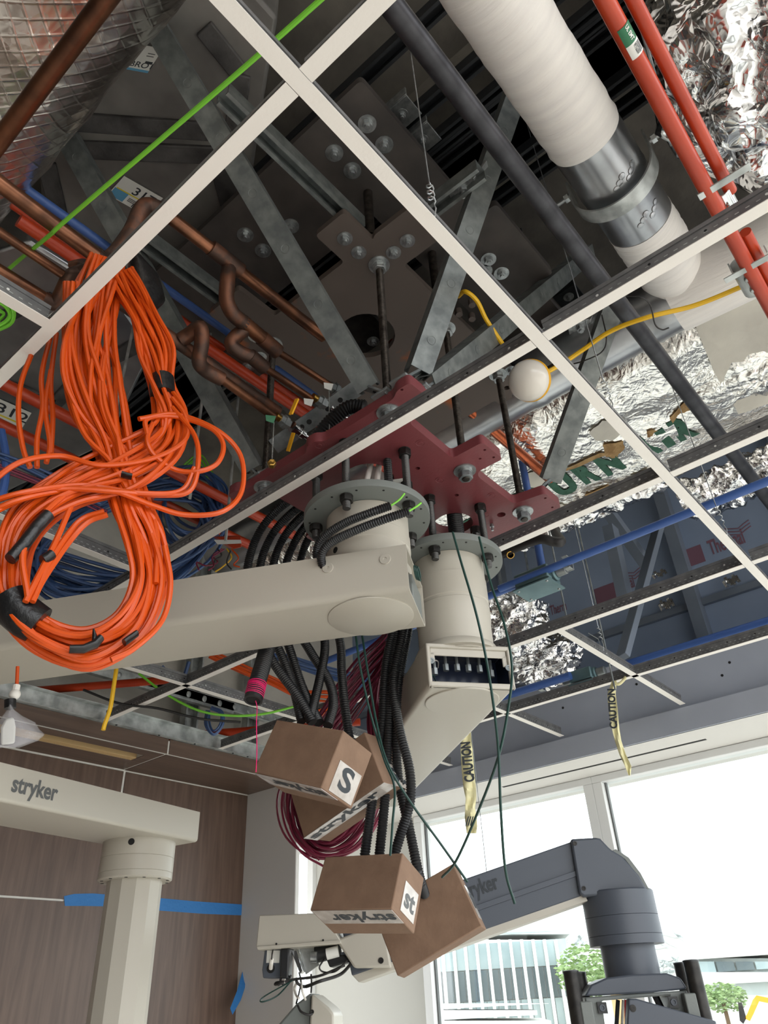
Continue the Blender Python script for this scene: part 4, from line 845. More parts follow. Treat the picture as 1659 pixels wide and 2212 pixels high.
q = MB(); q.add(vs, fs); q.box(xr0 + .04, xr1 - .01, y0r, y1r, ZR + .06, ZR + .14); q.build('foil_face', 'foil_right', RA, 60)
def onra(o): return lambda a, b_: None
def ra_text(txt, pa, pb, hpx):
    a, c_ = PZ(*pa, ZR - .02), PZ(*pb, ZR - .02); wd_ = a.y - c_.y; p2 = PZ(*hpx, ZR - .02); hh = a.x - p2.x
    q = MB(); lettering(q, txt, a, -UY, -UX, hh, width=wd_, bold=.07, wrap=lambda s_, t_: V(a.x - t_, a.y - s_, zra(a.x - t_, a.y - s_) - .0035)); q.build('stencil', 'print_green', RA)
ra_text('U', (1212, 1073), (1256, 1053), (1196, 1034)); ra_text('R', (1266, 1046), (1300, 1030), (1246, 1004)); ra_text('N', (1312, 1024), (1352, 1004), (1290, 984))
ra_text('RET', (1040, 1152), (1196, 1080), (1022, 1112)); ra_text('A', (1392, 988), (1432, 970), (1376, 944)); ra_text('I', (1442, 966), (1460, 957), (1424, 925)); ra_text('R', (1470, 953), (1512, 933), (1450, 908))
def patch(pix, m, name='torn_patch', dz=.006):
    cx_ = sum(x for x, y in pix) / len(pix); cy_ = sum(y for x, y in pix) / len(pix); q = MB(); P = []
    ring = []
    n = len(pix)
    for k in range(n):
        (x0, y0), (x1, y1) = pix[k], pix[(k + 1) % n]
        for t in (0, .33, .66): ring.append((x0 + (x1 - x0) * t + rs.uniform(-2, 2), y0 + (y1 - y0) * t + rs.uniform(-2, 2)))
    def pt(x, y): p = PZ(x, y, ZR - .02); return V(p.x, p.y, zra(p.x, p.y) - dz)
    N_ = len(ring); vs = [pt(cx_, cy_)]
    for f_ in (.5, 1): vs += [pt(cx_ + (x - cx_) * f_, cy_ + (y - cy_) * f_) for x, y in ring]
    fs = [(0, 1 + j, 1 + (j + 1) % N_) for j in range(N_)] + [(1 + j, 1 + N_ + j, 1 + N_ + (j + 1) % N_, 1 + (j + 1) % N_) for j in range(N_)]
    q.add(vs, fs); q.build(name, m, RA, 60)
patch([(1300, 955), (1345, 950), (1348, 965), (1330, 985), (1305, 982)], 'kraft'); patch([(1206, 1014), (1296, 974), (1312, 976), (1256, 1002), (1208, 1022)], 'kraft')
patch([(1260, 1070), (1315, 1042), (1310, 1055), (1275, 1075)], 'kraft'); patch([(1447, 904), (1468, 880), (1488, 858), (1492, 882), (1468, 894), (1452, 910)], 'kraft'); patch([(1396, 930), (1418, 924), (1408, 936), (1396, 940)], 'kraft')
patch([(1272, 930), (1300, 908), (1345, 905), (1352, 925), (1320, 948), (1285, 948)], 'mastic', 'mastic_patch'); patch([(1360, 1020), (1395, 1005), (1410, 1020), (1390, 1035), (1362, 1038)], 'mastic', 'mastic_patch')
patch([(1130, 1020), (1180, 1005), (1200, 1030), (1170, 1055), (1140, 1050)], 'mastic', 'mastic_patch'); patch([(1500, 690), (1600, 640), (1659, 650), (1659, 860), (1590, 880), (1540, 800)], 'mastic', 'mastic_patch', .012)
patch([(1160, 1090), (1215, 1085), (1250, 1110), (1200, 1130), (1160, 1120)], 'mastic', 'mastic_patch')
# loose foil hanging along the far edge of that duct, and a foil heap by the boom
xf = PZ(1560, 1075, 1.62).x; lumpy('B', (xf, 0, 1.66), -1.0, .62, .10, .022, 'loose_foil', 'foil_loose', 'crumpled loose foil hanging along the far edge of the stencilled duct', 'foil', 48, 150, 23, .07, 4)
xf = PZ(1300, 1120, 1.62).x; lumpy('B', (xf, 0, 1.70), .60, 2.0, .07, .014, 'loose_foil', 'foil_loose', 'rolled foil edge below the green stencilled letters', 'foil', 40, 110, 19, .05, 8)
def heap(px, z, rx, ry, rz, amp, label, seed, m='foil_loose', name='foil_wrap', cat='foil'):
    p = PZ(*px, z); rs_ = random.Random(seed); q = MB(); q.sphere(p, rx, ry, rz, 64, 40); f_ = [rs_.uniform(0, 6) for _ in range(8)]
    for i, v in enumerate(q.v):
        d_ = (v - p).normalized(); k = math.sin(d_.x * 9 + f_[0] + 2 * math.sin(d_.z * 7)) + math.sin(d_.y * 11 + d_.z * 13 + f_[1]) + .7 * math.sin(d_.x * 23 + d_.y * 17 + f_[2]) + .6 * math.sin(d_.z * 31 - d_.y * 19 + f_[3])
        q.v[i] = v + d_ * (amp * k)
    o = q.build(name, m, None, 60)
    if name == 'foil_wrap':
        s_ = MB(); s_.box(p.x - .012, p.x + .012, p.y - .001, p.y + .001, p.z, 2.42); s_.build('hanger_strap', 'galv', o)
    return tag(o, label, cat)
heap((1095, 1345), 1.45, .14, .19, .15, .012, 'crumpled foil wrap right beside the second boom column', 11)
heap((1175, 1425), 1.38, .15, .17, .12, .012, 'crumpled foil wrap lower down near the second blue conduit', 12)
heap((1720, 60), 1.75, .36, .30, .30, .015, 'foil wrapped duct end bulging into the top right corner', 13, 'foil_loose', 'wrapped_duct', 'duct')
heap((1640, 800), 1.72, .14, .28, .05, .004, 'wrinkled foil and mastic bulge at the right edge of the stencilled duct', 15, 'foil_right', 'foil_bulge')
# ---- black pipe, red conduits
pipe('A', (1100, 345), 1.42, 46, -.6, 3.55, 'black_pipe', 'black_pipe', 'long black steel pipe running diagonally past the white jacketed pipe')
o, pc_, rc_ = pipe('A', (1395, 165), 1.30, 38, -.6, 2.3, 'red_conduit', 'orange_pipe', 'nearer orange-red conduit carrying the green and white sticker', 'conduit', 'orange-red conduits at the right')
a0 = PZ(1352, 80, 1.30); 
st = thing('pipe_sticker', (a0.x, pc_.y, 1.30 - rc_), 'green and white sticker wrapped on the nearer orange-red conduit', 'sticker')
def wrapA(x0, x1, a0_, a1_, r, m, name, par):
    q = MB(); vs = []; k = 12
    for x in (x0, x1):
        for i in range(k + 1): a = a0_ + (a1_ - a0_) * i / k; vs.append(V(x, pc_.y + r * math.cos(a), 1.30 + r * math.sin(a)))
    q.add(vs, [(i, k + 1 + i, k + 2 + i, i + 1) for i in range(k)]); return q.build(name, m, par)
xa, xm, xz = PZ(1338, 52, 1.30).x, PZ(1352, 92, 1.30).x, PZ(1362, 122, 1.30).x
wrapA(xa, xm, -3.0, -1.2, rc_ + .0008, 'sticker_green', 'green_half', st); wrapA(xm, xz, -3.0, -1.2, rc_ + .0008, 'label_white', 'white_half', st)
def wrap_text(txt, x0, x1, am, h, m):
    q = MB(); r = rc_ + .0016
    lettering(q, txt, (0, 0, 0), UX, UY, h, width=x1 - x0, bold=.02, wrap=lambda s_, t_: V(x0 + s_, pc_.y + r * math.cos(am - t_ / r), 1.30 + r * math.sin(am - t_ / r))); q.build('print', m, st)
wrap_text('WYG2007', xm + .003, xz - .003, -1.9, .008, 'print_dark'); wrap_text('IIIIIIII', xm + .004, xz - .004, -2.4, .006, 'print_dark'); wrap_text('UL EMT', xa + .002, xm - .004, -2.0, .007, 'label_white')
pipe('A', (1452, 165), 1.32, 30, -.6, PZ(1568, 420, 1.32).x, 'red_conduit', 'orange_pipe', 'thinner orange-red conduit beside the stickered one', 'conduit', 'orange-red conduits at the right')
for (x, y, lab) in ((1560, 385, 'upper spring clip gripping the two orange-red conduits'), (1612, 572, 'lower spring clip on the orange-red conduit below the cross tee')):
    p = PZ(x, y, 1.30); q = MB(); q.obox(p - UZ * .012, V(.008, 0, 0), V(0, .05, 0), UZ * .0015); q.obox(p + V(0, .03, .005), V(.008, 0, 0), V(0, .0015, 0), UZ * .018); q.obox(p + V(.0, -.045, .0), V(.014, 0, 0), V(0, .0015, 0), UZ * .012); tag(q.build('conduit_clip', 'galv_bright', bevel=.0005), lab, 'clip', 'clips on the red conduits')
p = PZ(1568, 432, 1.32); q = MB(); q.cyl(p - UX * .03, p + UX * .03, .018, n=18); q.cyl(p + V(0, 0, -.018), p + V(0, 0, -.026), .005, n=8); tag(q.build('conduit_coupling', 'chrome', bevel=.002), 'shiny coupling where the thinner orange-red conduit ends', 'coupling')
p = PZ(1612, 600, 1.32); q = MB(); q.cyl(p - UX * .05, p + UX * .05, .020, n=18); q.cyl(p + V(-.02, 0, -.02), p + V(-.02, 0, -.028), .006, n=8); q.cyl(p + V(.02, 0, -.02), p + V(.02, 0, -.028), .006, n=8); tag(q.build('conduit_coupling', 'galv_bright', bevel=.002), 'galvanised coupling with two screws near the right edge', 'coupling')
pipe('A', (1640, 560), 1.32, 24, PZ(1612, 500, 1.32).x, 2.3, 'red_conduit', 'orange_pipe', 'orange-red conduit continuing below the cross tee at the right edge', 'conduit', 'orange-red conduits at the right')
q = MB(); q.tube(smoothp([PZ(1385, 60, 1.45), PZ(1440, 240, 1.42), PZ(1500, 330, 1.40), PZ(1550, 450, 1.38)]), .0035, 6); tag(q.build('flexible_cable', 'galv', None), 'thin grey armoured cable between the two orange-red conduits', 'cable')
# ---- blue conduits with junction boxes
o, pbl, rbl = pipe('B', (1440, 1127), 1.20, 19, -1.0, 1.14, 'blue_conduit', 'blue_pipe', 'blue conduit running right from the upper junction box', 'conduit', 'blue conduits near the window')
pb2 = PZ(1090, 1274, 1.20); q = MB(); q.cyl(pb2 - UY * .12, pb2 + UY * .9, rbl, n=16); tag(q.build('blue_conduit', 'blue_pipe'), 'short blue conduit between boom column and upper junction box', 'conduit', 'blue conduits near the window')
o, pb3, rb3 = pipe('B', (1500, 1391), 1.11, 19, -1.0, 1.05, 'blue_conduit', 'blue_pipe', 'lower blue conduit running right above the farthest tee', 'conduit', 'blue conduits near the window')
pb4 = PZ(1160, 1482, 1.11); q = MB(); q.cyl(pb4 - UY * .16, pb4 + UY * 1.1, rb3, n=16); tag(q.build('blue_conduit', 'blue_pipe'), 'lower blue conduit left of the dark junction box', 'conduit', 'blue conduits near the window')
def jbox(px, z, L, w, h, m, label):
    p = PZ(*px, z); t = thing('junction_box', p, label, 'junction box'); q = MB(); q.cyl(p - UY * L * .6, p + UY * L * .6, h * .55, n=18); q.obox(p + V(0, 0, 0), UX * w / 2, UY * L / 2, UZ * h / 2); q.build('body', m, t, bevel=.006)
    q = MB(); q.obox(p - UZ * (h / 2 + .012), UX * w * .62, UY * L * .55, UZ * .0025); q.build('cover_plate', m, t, bevel=.001)
    for a, b_ in ((-1, -1), (1, -1), (-1, 1), (1, 1)): q = MB(); q.lathe([(.005, 0), (.004, .003), (.0005, .003)], p + V(a * w * .45, b_ * L * .42, -h / 2 - .0145), -UZ, 10); q.build('cover_screw', 'zinc', t)
    for sg in (-1, 1): q = MB(); q.cyl(p + UY * sg * L * .6, p + UY * sg * (L * .6 + .035), rbl * 1.35, n=18); q.build('connector', 'galv', t, bevel=.002)
mat('box_teal', (112, 138, 142), .45, .6, (96, 122, 128), 12)
jbox((1160, 1253), 1.20, .13, .09, .05, 'box_teal', 'teal grey junction box with square cover on the upper blue conduit'); jbox((1262, 1462), 1.11, .10, .08, .05, 'box_teal', 'dark junction box on the lower blue conduit above the caution tape')
for (x, y, z, lab) in ((1226, 1218, 1.20, 'small metal strap on the blue conduit beside the junction box'), (1168, 1482, 1.11, 'small metal strap on the lower left blue conduit')):
    p = PZ(x, y, z); q = MB(); q.obox(p - UZ * .018, UX * .012, UY * .010, UZ * .0015); q.obox(p + UX * .02, UX * .0015, UY * .010, UZ * .018); q.obox(p + V(.012, 0, .022), UX * .03, UY * .010, UZ * .0015); tag(q.build('conduit_strap', 'galv_bright', bevel=.0005), lab, 'strap', 'straps on the blue conduits')
q = MB(); p = PZ(1165, 1195, 1.30); q.cyl(p - UZ * .08, p + UZ * .5, .014, n=14); tag(q.build('blue_conduit', 'blue_pipe'), 'vertical blue conduit dropping behind the brass tube end', 'conduit', 'blue conduits near the window')
# braces and studs in the window plenum
def bar(a, za, c_, zc, w, m, label, cat='strut', name='plenum_brace'):
    q = MB(); q.beam(PZ(*a, za), PZ(*c_, zc), w, w * .5); return tag(q.build(name, m, None, bevel=.002), label, cat)
bar((1345, 1420), 1.12, (1425, 1130), 1.9, .055, 'beam_grey', 'perforated grey brace crossing behind both blue conduits')
bar((1310, 1100), 2.0, (1400, 1225), 1.7, .06, 'beam_grey', 'dark diagonal strut right of the hanger rod')
q = MB(); q.beam(PX(1318, 1140, 3.0), PX(1352, 1300, 3.0), .07, .05); tag(q.build('plenum_post', 'beam_grey', None), 'grey post behind the upper blue conduit', 'post')
for i, (x, y, lab) in enumerate(((1290, 1320, 'slender threaded hanger rod with caution tape tied at its end'), (1215, 1290, 'slender hanger rod left of the caution tape rod'))):
    p = PZ(x, y, 1.25); q = MB(); q.cyl(V(p.x, p.y, .93 if i == 0 else 1.09), V(p.x, p.y, 2.4), .0035, n=8); tag(q.build('hanger_rod', 'galv'), lab, 'rod', 'slender hanger rods')
for (x, y, z, w_, lab) in ((1440, 1306, 1.5, .035, 'small bright foil scrap on the spandrel boards'), (1580, 1255, 1.5, .03, 'small foil scrap near the right edge of the plenum'), (1425, 1240, 1.6, .02, 'tiny foil scrap beside the printed block')):
    p = PX(x, y, 3.55); q = MB(); 
    for k in range(6): q.obox(p + V(0, .012 * k - .03, .01 * math.sin(k * 2)), V(.004, .008, 0), V(0, .004, w_ * .6), V(.004, -.001, 0))
    tag(q.build('foil_scrap', 'foil_loose', None), lab, 'foil')
# insulated dark pipe bend and brass tube by the second boom
q = MB(); q.tube(smoothp([PZ(1190, 1110, 1.42), PZ(1200, 1150, 1.30), PZ(1212, 1170, 1.22), PZ(1195, 1170, 1.22), PZ(1165, 1165, 1.24), PZ(1110, 1185, 1.26), PZ(1060, 1210, 1.28)]), .016, 14); tag(q.build('insulated_bend', 'black_wire', None), 'dark insulated pipe bend beside the second boom flange', 'pipe')
p = PZ(1103, 1199, 1.24); ax_ = (p - PZ(1088, 1176, 1.34)).normalized(); q = MB(); q.lathe([(.013, 0), (.013, .06), (.0105, .06), (.0105, .0), (.013, 0)], p - ax_ * .06, ax_, 20); tag(q.build('brass_tube', 'brass', None), 'open brass tube end right of the second boom flange', 'tube')
# copper pipe passing behind the red plate
pipe('A', (1060, 925), 1.66, 24, 1.25, 2.2, 'copper_pipe', 'copper_bright', 'bright copper pipe passing behind the arms of the red plate')
# ================================================================ CABLES
def wall_plane(x, y, D):
    p0 = PH(x, y, D); nrm = V(p0.x, p0.y, 0).normalized(); return lambda px, py, dd=0: PP(px, py, p0 + nrm * dd, nrm)
def bundle(ctrl, W, count, r, name, m, parent, seed, dd=.02, k=6, n=6, rough=.35, closed=False):
    """strands running side by side along ctrl (pixels) on the hanging plane W"""
    rs_ = random.Random(seed); pts = [(c[0], c[1]) for c in ctrl]; ws = [c[2] for c in ctrl]; N_ = len(pts); nor = []
    for i in range(N_):
        a, c_ = pts[max(0, i - 1)], pts[min(N_ - 1, i + 1)]
        if closed: a, c_ = pts[i - 1], pts[(i + 1) % N_]
        dx, dy = c_[0] - a[0], c_[1] - a[1]; l_ = math.hypot(dx, dy) or 1; nor.append((-dy / l_, dx / l_))
    for s in range(count):
        base = -1 + 2 * (s + .5) / count; P = []; f1, f2, f3 = rs_.uniform(0, 6.3), rs_.uniform(0, 6.3), rs_.uniform(.5, 1.1); d0 = rs_.uniform(-1, 1)
        for i in range(N_):
            o_ = max(-1.1, min(1.1, base * (1 - rough * .5) + rough * math.sin(i * f3 + f1))); z_ = dd * (d0 * .7 + .5 * math.sin(i * .9 + f2))
            P.append(W(pts[i][0] + nor[i][0] * o_ * ws[i], pts[i][1] + nor[i][1] * o_ * ws[i], z_))
        if closed: P.append(P[0])
        q = MB(); q.tube(smoothp(P, k), r, n); q.build(name, m, parent)
def wrap_band(ctrl, W, name, m, parent, depth_=.03):
    """band of tape around a bundle: elliptical sleeve; ctrl = (x, y, half width px)"""
    pts = [W(x, y) for x, y, w in ctrl]; nrm = (W(ctrl[0][0], ctrl[0][1], 1) - W(ctrl[0][0], ctrl[0][1], 0)); nrm = V(nrm.x, nrm.y, 0).normalized(); q = MB(); vs = []; n = 20
    for i in range(len(pts)):
        t = (pts[min(i + 1, len(pts) - 1)] - pts[max(i - 1, 0)]).normalized(); s = t.cross(nrm).normalized(); w = ctrl[i][2] * depth(pts[i]) / F
        for j in range(n): a = 2 * math.pi * j / n; vs.append(pts[i] + s * (w * math.cos(a)) + nrm * (depth_ * math.sin(a)))
    fs = [(i * n + j, i * n + (j + 1) % n, (i + 1) * n + (j + 1) % n, (i + 1) * n + j) for i in range(len(pts) - 1) for j in range(n)] + [tuple(range(n))[::-1], tuple(range((len(pts) - 1) * n, len(pts) * n))]
    q.add(vs, fs); return q.build(name, m, parent, 50)
WO = wall_plane(200, 1000, 1.09)
OC = thing('cable_coil', WO(190, 1430), 'large coil of orange data cable hanging from a taped brace', 'cable coil')
ring = [(235, 560, 40), (208, 640, 50), (190, 720, 58), (192, 800, 60), (212, 880, 54), (245, 960, 38), (278, 1080, 38), (315, 1170, 40), (326, 1260, 37), (284, 1352, 37), (192, 1402, 40), (98, 1374, 36), (38, 1312, 34), (24, 1220, 36), (60, 1122, 40), (150, 1055, 40), (270, 1010, 52), (352, 955, 46), (372, 895, 36), (350, 832, 23), (336, 760, 36), (312, 690, 26), (282, 630, 26), (262, 590, 26)]
bundle(ring, WO, 30, .0046, 'cable', 'orange_cable', OC, 21, .024, 6, 7)
left = [(150, 610, 20), (150, 720, 24), (160, 820, 22), (200, 920, 30), (262, 985, 38), (300, 1080, 34), (330, 1160, 26), (336, 1260, 22)]
bundle(left, WO, 7, .0046, 'cable', 'orange_cable', OC, 5, .02, 6, 7)
for pts in ([(300, 905), (380, 895), (470, 930), (520, 985), (522, 1060), (480, 1105), (400, 1112), (330, 1092), (240, 1060), (140, 1060), (40, 1080), (-30, 1110)],
            [(318, 940), (318, 905), (380, 900), (455, 925), (482, 960), (470, 1000), (430, 1018), (380, 1015), (335, 985), (318, 950), (330, 915)],
            [(372, 880), (420, 940), (428, 1000), (410, 1060), (350, 1070), (250, 1062), (120, 1058), (0, 1100), (-40, 1140)],
            [(-40, 1060), (40, 1000), (130, 985), (220, 1005), (330, 990), (400, 950), (400, 900), (372, 860)],
            [(-40, 1090), (60, 1062), (180, 1048), (300, 1065), (390, 1060), (420, 1010)], [(355, 1180), (368, 1260), (350, 1340), (290, 1400), (240, 1425)],
            [(155, 1090), (120, 1170), (80, 1250), (55, 1300)], [(225, 1105), (180, 1120), (150, 1150), (110, 1210), (75, 1290)], [(232, 1112), (190, 1128), (150, 1170), (95, 1250), (70, 1300)], [(150, 1060), (95, 1110), (50, 1190), (60, 1290)]):
    q = MB(); q.tube(smoothp([WO(x, y, -.03 - .01 * math.sin(x * .03)) for x, y in pts], 8), .0046, 8); q.build('cable', 'orange_cable', OC)
for pts in ([(70, 760), (45, 830), (40, 900), (50, 970), (65, 1010)], [(108, 730), (90, 810), (92, 880), (80, 950), (80, 1010)], [(110, 800), (98, 880), (108, 960), (100, 1000)], [(122, 720), (110, 820), (114, 900), (110, 980)]):
    q = MB(); q.tube(smoothp([WO(x, y, .05) for x, y in pts], 8), .0046, 8); q.build('cable', 'orange_cable', OC)
wrap_band([(84, 1352, 42), (62, 1338, 44), (38, 1318, 44), (22, 1290, 40)], WO, 'tape', 'black_tape', OC, .032)
wrap_band([(352, 856, 27), (350, 838, 27), (350, 820, 26)], WO, 'tape', 'black_tape', OC, .026)
def wf(dd): return lambda x, y, d_=0: WO(x, y, d_ + dd)
wrap_band([(104, 1112, 14), (78, 1140, 14), (52, 1175, 14), (22, 1208, 13)], wf(-.036), 'tape', 'black_tape', OC, .012)
wrap_band([(150, 1402, 8), (180, 1402, 9), (205, 1392, 10), (218, 1378, 8)], wf(-.034), 'tape', 'black_tape', OC, .01); wrap_band([(204, 1390, 6), (204, 1372, 5), (202, 1360, 2)], wf(-.036), 'tape_tail', 'black_tape', OC, .004)
wrap_band([(268, 1388, 7), (282, 1378, 7), (296, 1368, 6)], wf(-.034), 'tape', 'black_tape', OC, .01); wrap_band([(92, 1212, 12), (104, 1205, 12), (112, 1198, 11)], wf(-.03), 'tape', 'black_tape', OC, .012)
wrap_band([(262, 1024, 5), (275, 1028, 5), (285, 1030, 5)], wf(-.034), 'tape', 'black_tape', OC, .008)
# tape lashing the coil to the brace
wrap_band([(292, 570, 16), (312, 605, 34), (322, 640, 34), (300, 668, 26)], lambda x, y, d_=0: PH(x, y, 1.16 + d_), 'tape', 'black_tape', OC, .03)
wrap_band([(262, 620, 16), (275, 628, 16), (292, 640, 18)], lambda x, y, d_=0: PH(x, y, 1.12 + d_), 'tape', 'black_tape', OC, .02)
# ---- blue coil behind
WB = wall_plane(280, 1150, 2.18)
BC = thing('cable_coil', WB(280, 1280), 'blue data cable coil hanging behind the orange one', 'cable coil')
el = []
for k in range(16):
    a = 2 * math.pi * k / 16; x, y = 200 * math.cos(a), 105 * math.sin(a); el.append((275 + x * .94 + y * .25, 1165 - x * .30 + y * .95, 30))
bundle(el, WB, 22, .0055, 'cable', 'blue_cable', BC, 31, .05, 5, 6, .5, True)
el2 = []
for k in range(12): a = 2 * math.pi * k / 12; el2.append((415 + 62 * math.cos(a), 1095 + 72 * math.sin(a), 26))
bundle(el2, WB, 10, .0055, 'cable', 'blue_cable', BC, 32, .05, 5, 6, .4, True)
bundle([(30, 1200, 20), (100, 1215, 26), (200, 1245, 30), (290, 1250, 26), (380, 1210, 20), (460, 1130, 14)], WB, 10, .0055, 'cable', 'blue_cable', BC, 33, .05)
W2 = wall_plane(60, 1020, 1.75)
def strands(ctrl, W, c_, r, m, name, label, seed, cat='cable', dd=.02, rough=.35):
    t = thing(name, W(ctrl[len(ctrl) // 2][0], ctrl[len(ctrl) // 2][1]), label, cat); bundle(ctrl, W, c_, r, 'cable', m, t, seed, dd, 6, 6, rough); return t
strands([(-40, 975, 14), (40, 1005, 14), (120, 1040, 14), (220, 1085, 12)], W2, 6, .004, 'blue_cable', 'cable_run', 'blue cable run crossing behind the left cables', 41)
strands([(-30, 1000, 8), (50, 1030, 8), (130, 1062, 8), (230, 1110, 8)], W2, 3, .003, 'red_cable', 'cable_run', 'thin crimson cables just below the blue cable run', 42)
q = MB(); q.tube(smoothp([W2(2, 930), W2(12, 990), W2(8, 1050), W2(-10, 1100)]), .011, 10); tag(q.build('blue_tube', 'blue_pipe', None), 'thick blue tube curving at the left edge', 'tube')
strands([(-30, 640, 16), (10, 660, 20), (18, 690, 16), (-30, 720, 10)], wall_plane(0, 660, 1.5), 9, .003, 'green_wire', 'cable_bundle', 'light green cable bundle at the left edge under the main tee', 43)
strands([(385, 1020, 8), (430, 990, 10), (455, 1030, 8)], wall_plane(430, 1010, 2.3), 5, .003, 'green_wire', 'cable_bundle', 'small light green cable loop behind the blue coil', 44)
q = MB(); q.tube(smoothp([PZ(720, -25, 1.20), PZ(540, 135, 1.22), PZ(360, 290, 1.24), PZ(140, 478, 1.28), PZ(105, 510, 1.30), PZ(20, 580, 1.42), PZ(-40, 640, 1.45)]), .0042, 8); tag(q.build('green_wire', 'green_wire', None), 'light green wire stretched across the top left ducts', 'wire')
# ---- orange conduits on the left
for (px, z, w, a0, a1, m, lab) in (((90, 872), 1.48, 27, -.2, 1.62, 'orange_pipe', 'orange conduit passing behind the hanging orange coil'), ((80, 955), 1.45, 24, -.2, 1.5, 'orange_pipe', 'lower orange conduit near the left numbered card'),
                                   ((120, 975), 1.47, 15, -.2, 1.5, 'blue_pipe', 'blue conduit just above the lower orange conduit'), ((100, 492), 1.72, 20, -.2, 1.9, 'orange_pipe', 'orange conduit under the copper pipe at the upper left'),
                                   ((150, 475), 1.74, 20, -.2, 2.0, 'blue_pipe', 'dark blue conduit behind the upper left copper pipe'), ((390, 690), 1.80, 18, .3, 2.0, 'orange_pipe', 'orange conduit behind the copper tee fittings'), ((520, 800), 1.62, 24, .3, 1.9, 'orange_pipe', 'orange conduit running down to the valve bracket')):
    pipe('A', px, z, w, a0, a1, 'conduit', m, lab, 'conduit', 'conduits on the left')
# ---- copper pipework
CP = thing('copper_pipework', PZ(500, 600, 1.45), 'upper copper pipe with soldered tees leading to the valve bracket', 'pipe')
def cp(pts, r, m='copper', k=0, name='pipe', par=None): q = MB(); P = [PZ(*t) for t in pts]; q.tube(smoothp(P, k) if k else P, r, 14); return q.build(name, m, par or CP)
rC = .0165
cp([(-60, 352, 1.34), (120, 488, 1.34), (212, 556, 1.34)], rC); cp([(205, 552, 1.34), (225, 565, 1.345), (250, 548, 1.38), (285, 500, 1.43), (305, 455, 1.48), (322, 445, 1.50), (350, 455, 1.50)], rC * 1.15, 'copper_dark', 6, 'elbow')
cp([(345, 452, 1.50), (700, 728, 1.50)], rC * .95); cp([(455, 535, 1.50), (520, 586, 1.50)], rC * 1.2, 'copper_dark', 0, 'tee_fitting')
cp([(495, 572, 1.50), (491, 610, 1.44), (490, 650, 1.40), (505, 680, 1.38), (530, 700, 1.38)], rC * 1.1, 'copper_dark', 6, 'elbow'); cp([(525, 696, 1.38), (572, 735, 1.38)], rC * 1.1, 'copper', 0, 'tee_fitting'); cp([(565, 730, 1.38), (600, 760, 1.38)], rC * 1.2, 'copper_dark', 0, 'reducer'); cp([(596, 757, 1.38), (712, 832, 1.38)], rC * .55)
cp([(535, 708, 1.38), (508, 728, 1.36), (500, 745, 1.34), (520, 762, 1.33), (545, 772, 1.33)], rC * 1.05, 'copper_dark', 6, 'elbow'); cp([(540, 768, 1.33), (572, 795, 1.33)], rC * 1.1, 'copper_dark', 0, 'reducer'); cp([(566, 790, 1.33), (680, 866, 1.33)], rC * .55)
CL = thing('copper_pipework', PZ(300, 700, 1.28), 'lower copper pipe pair with a dark U bend behind the orange coil', 'pipe')
cp([(-50, 468, 1.34), (140, 596, 1.34)], rC * .62, 'copper', 0, 'pipe', CL); cp([(-50, 555, 1.30), (105, 650, 1.30)], rC * .85, 'copper', 0, 'pipe', CL)
cp([(95, 645, 1.30), (118, 655, 1.30), (130, 640, 1.31), (150, 600, 1.34), (170, 590, 1.36), (190, 580, 1.37), (180, 575, 1.40), (155, 580, 1.40)], rC * 1.0, 'copper_dark', 6, 'elbow', CL)
cp([(200, 612, 1.30), (420, 765, 1.30), (600, 890, 1.30)], rC * .95, 'copper_dark', 0, 'pipe', CL); cp([(390, 735, 1.30), (410, 722, 1.31), (432, 708, 1.31), (436, 740, 1.28), (430, 780, 1.25), (445, 800, 1.25), (480, 820, 1.25)], rC * 1.05, 'copper_dark', 6, 'elbow', CL); cp([(470, 812, 1.25), (595, 903, 1.25)], rC * .7, 'copper', 0, 'pipe', CL)
# valve bracket with fittings, chains and plugs
VB = thing('valve_bracket', PZ(690, 880, 1.27), 'perforated steel bracket holding three gas fittings above the red plate', 'bracket')
ba, bb = PZ(590, 965, 1.25), PZ(772, 838, 1.36); ub = (bb - ba).normalized(); wb = V(.8, .3, -.5); wb = (wb - ub * wb.dot(ub)).normalized(); nb = ub.cross(wb)
q = MB(); q.obox((ba + bb) / 2, ub * ((bb - ba).length / 2), wb * .022, nb * .002); q.build('bar', 'galv', VB, bevel=.001)
for x, y in ((638, 905), (652, 900), (668, 888), (708, 862), (735, 843)):
    t_ = ((x - 590) / 182); p = ba.lerp(bb, t_); q = MB(); q.cyl(p - nb * .0026, p + nb * .0026, .007, n=14); q.build('slot', 'hole_dark', VB)
for i, (x, y, x2, y2) in enumerate(((610, 908, 650, 935), (690, 866, 735, 895), (720, 838, 780, 875))):
    z = (1.25, 1.33, 1.38)[i]; a = PZ(x, y, z); ax_ = (PZ(x2, y2, z) - a).normalized(); q = MB()
    q.lathe([(.014, 0), (.014, .012), (.0185, .012), (.0185, .022), (.014, .022), (.014, .032)], a - ax_ * .01, ax_, 6); f_ = q.build('hex_fitting', 'galv', VB)
    q = MB(); q.lathe([(.010, .0), (.010, .016)], a - ax_ * .024, ax_, 14); q.build('brass_collar', 'brass', f_)
    q = MB(); q.lathe([(.015, .034), (.015, .05), (.011, .052), (.011, .062), (.013, .062), (.013, .076), (.007, .078), (.007, .115), (.009, .116), (.009, .13)], a, ax_, 14); q.build('chrome_stub', 'chrome', f_)
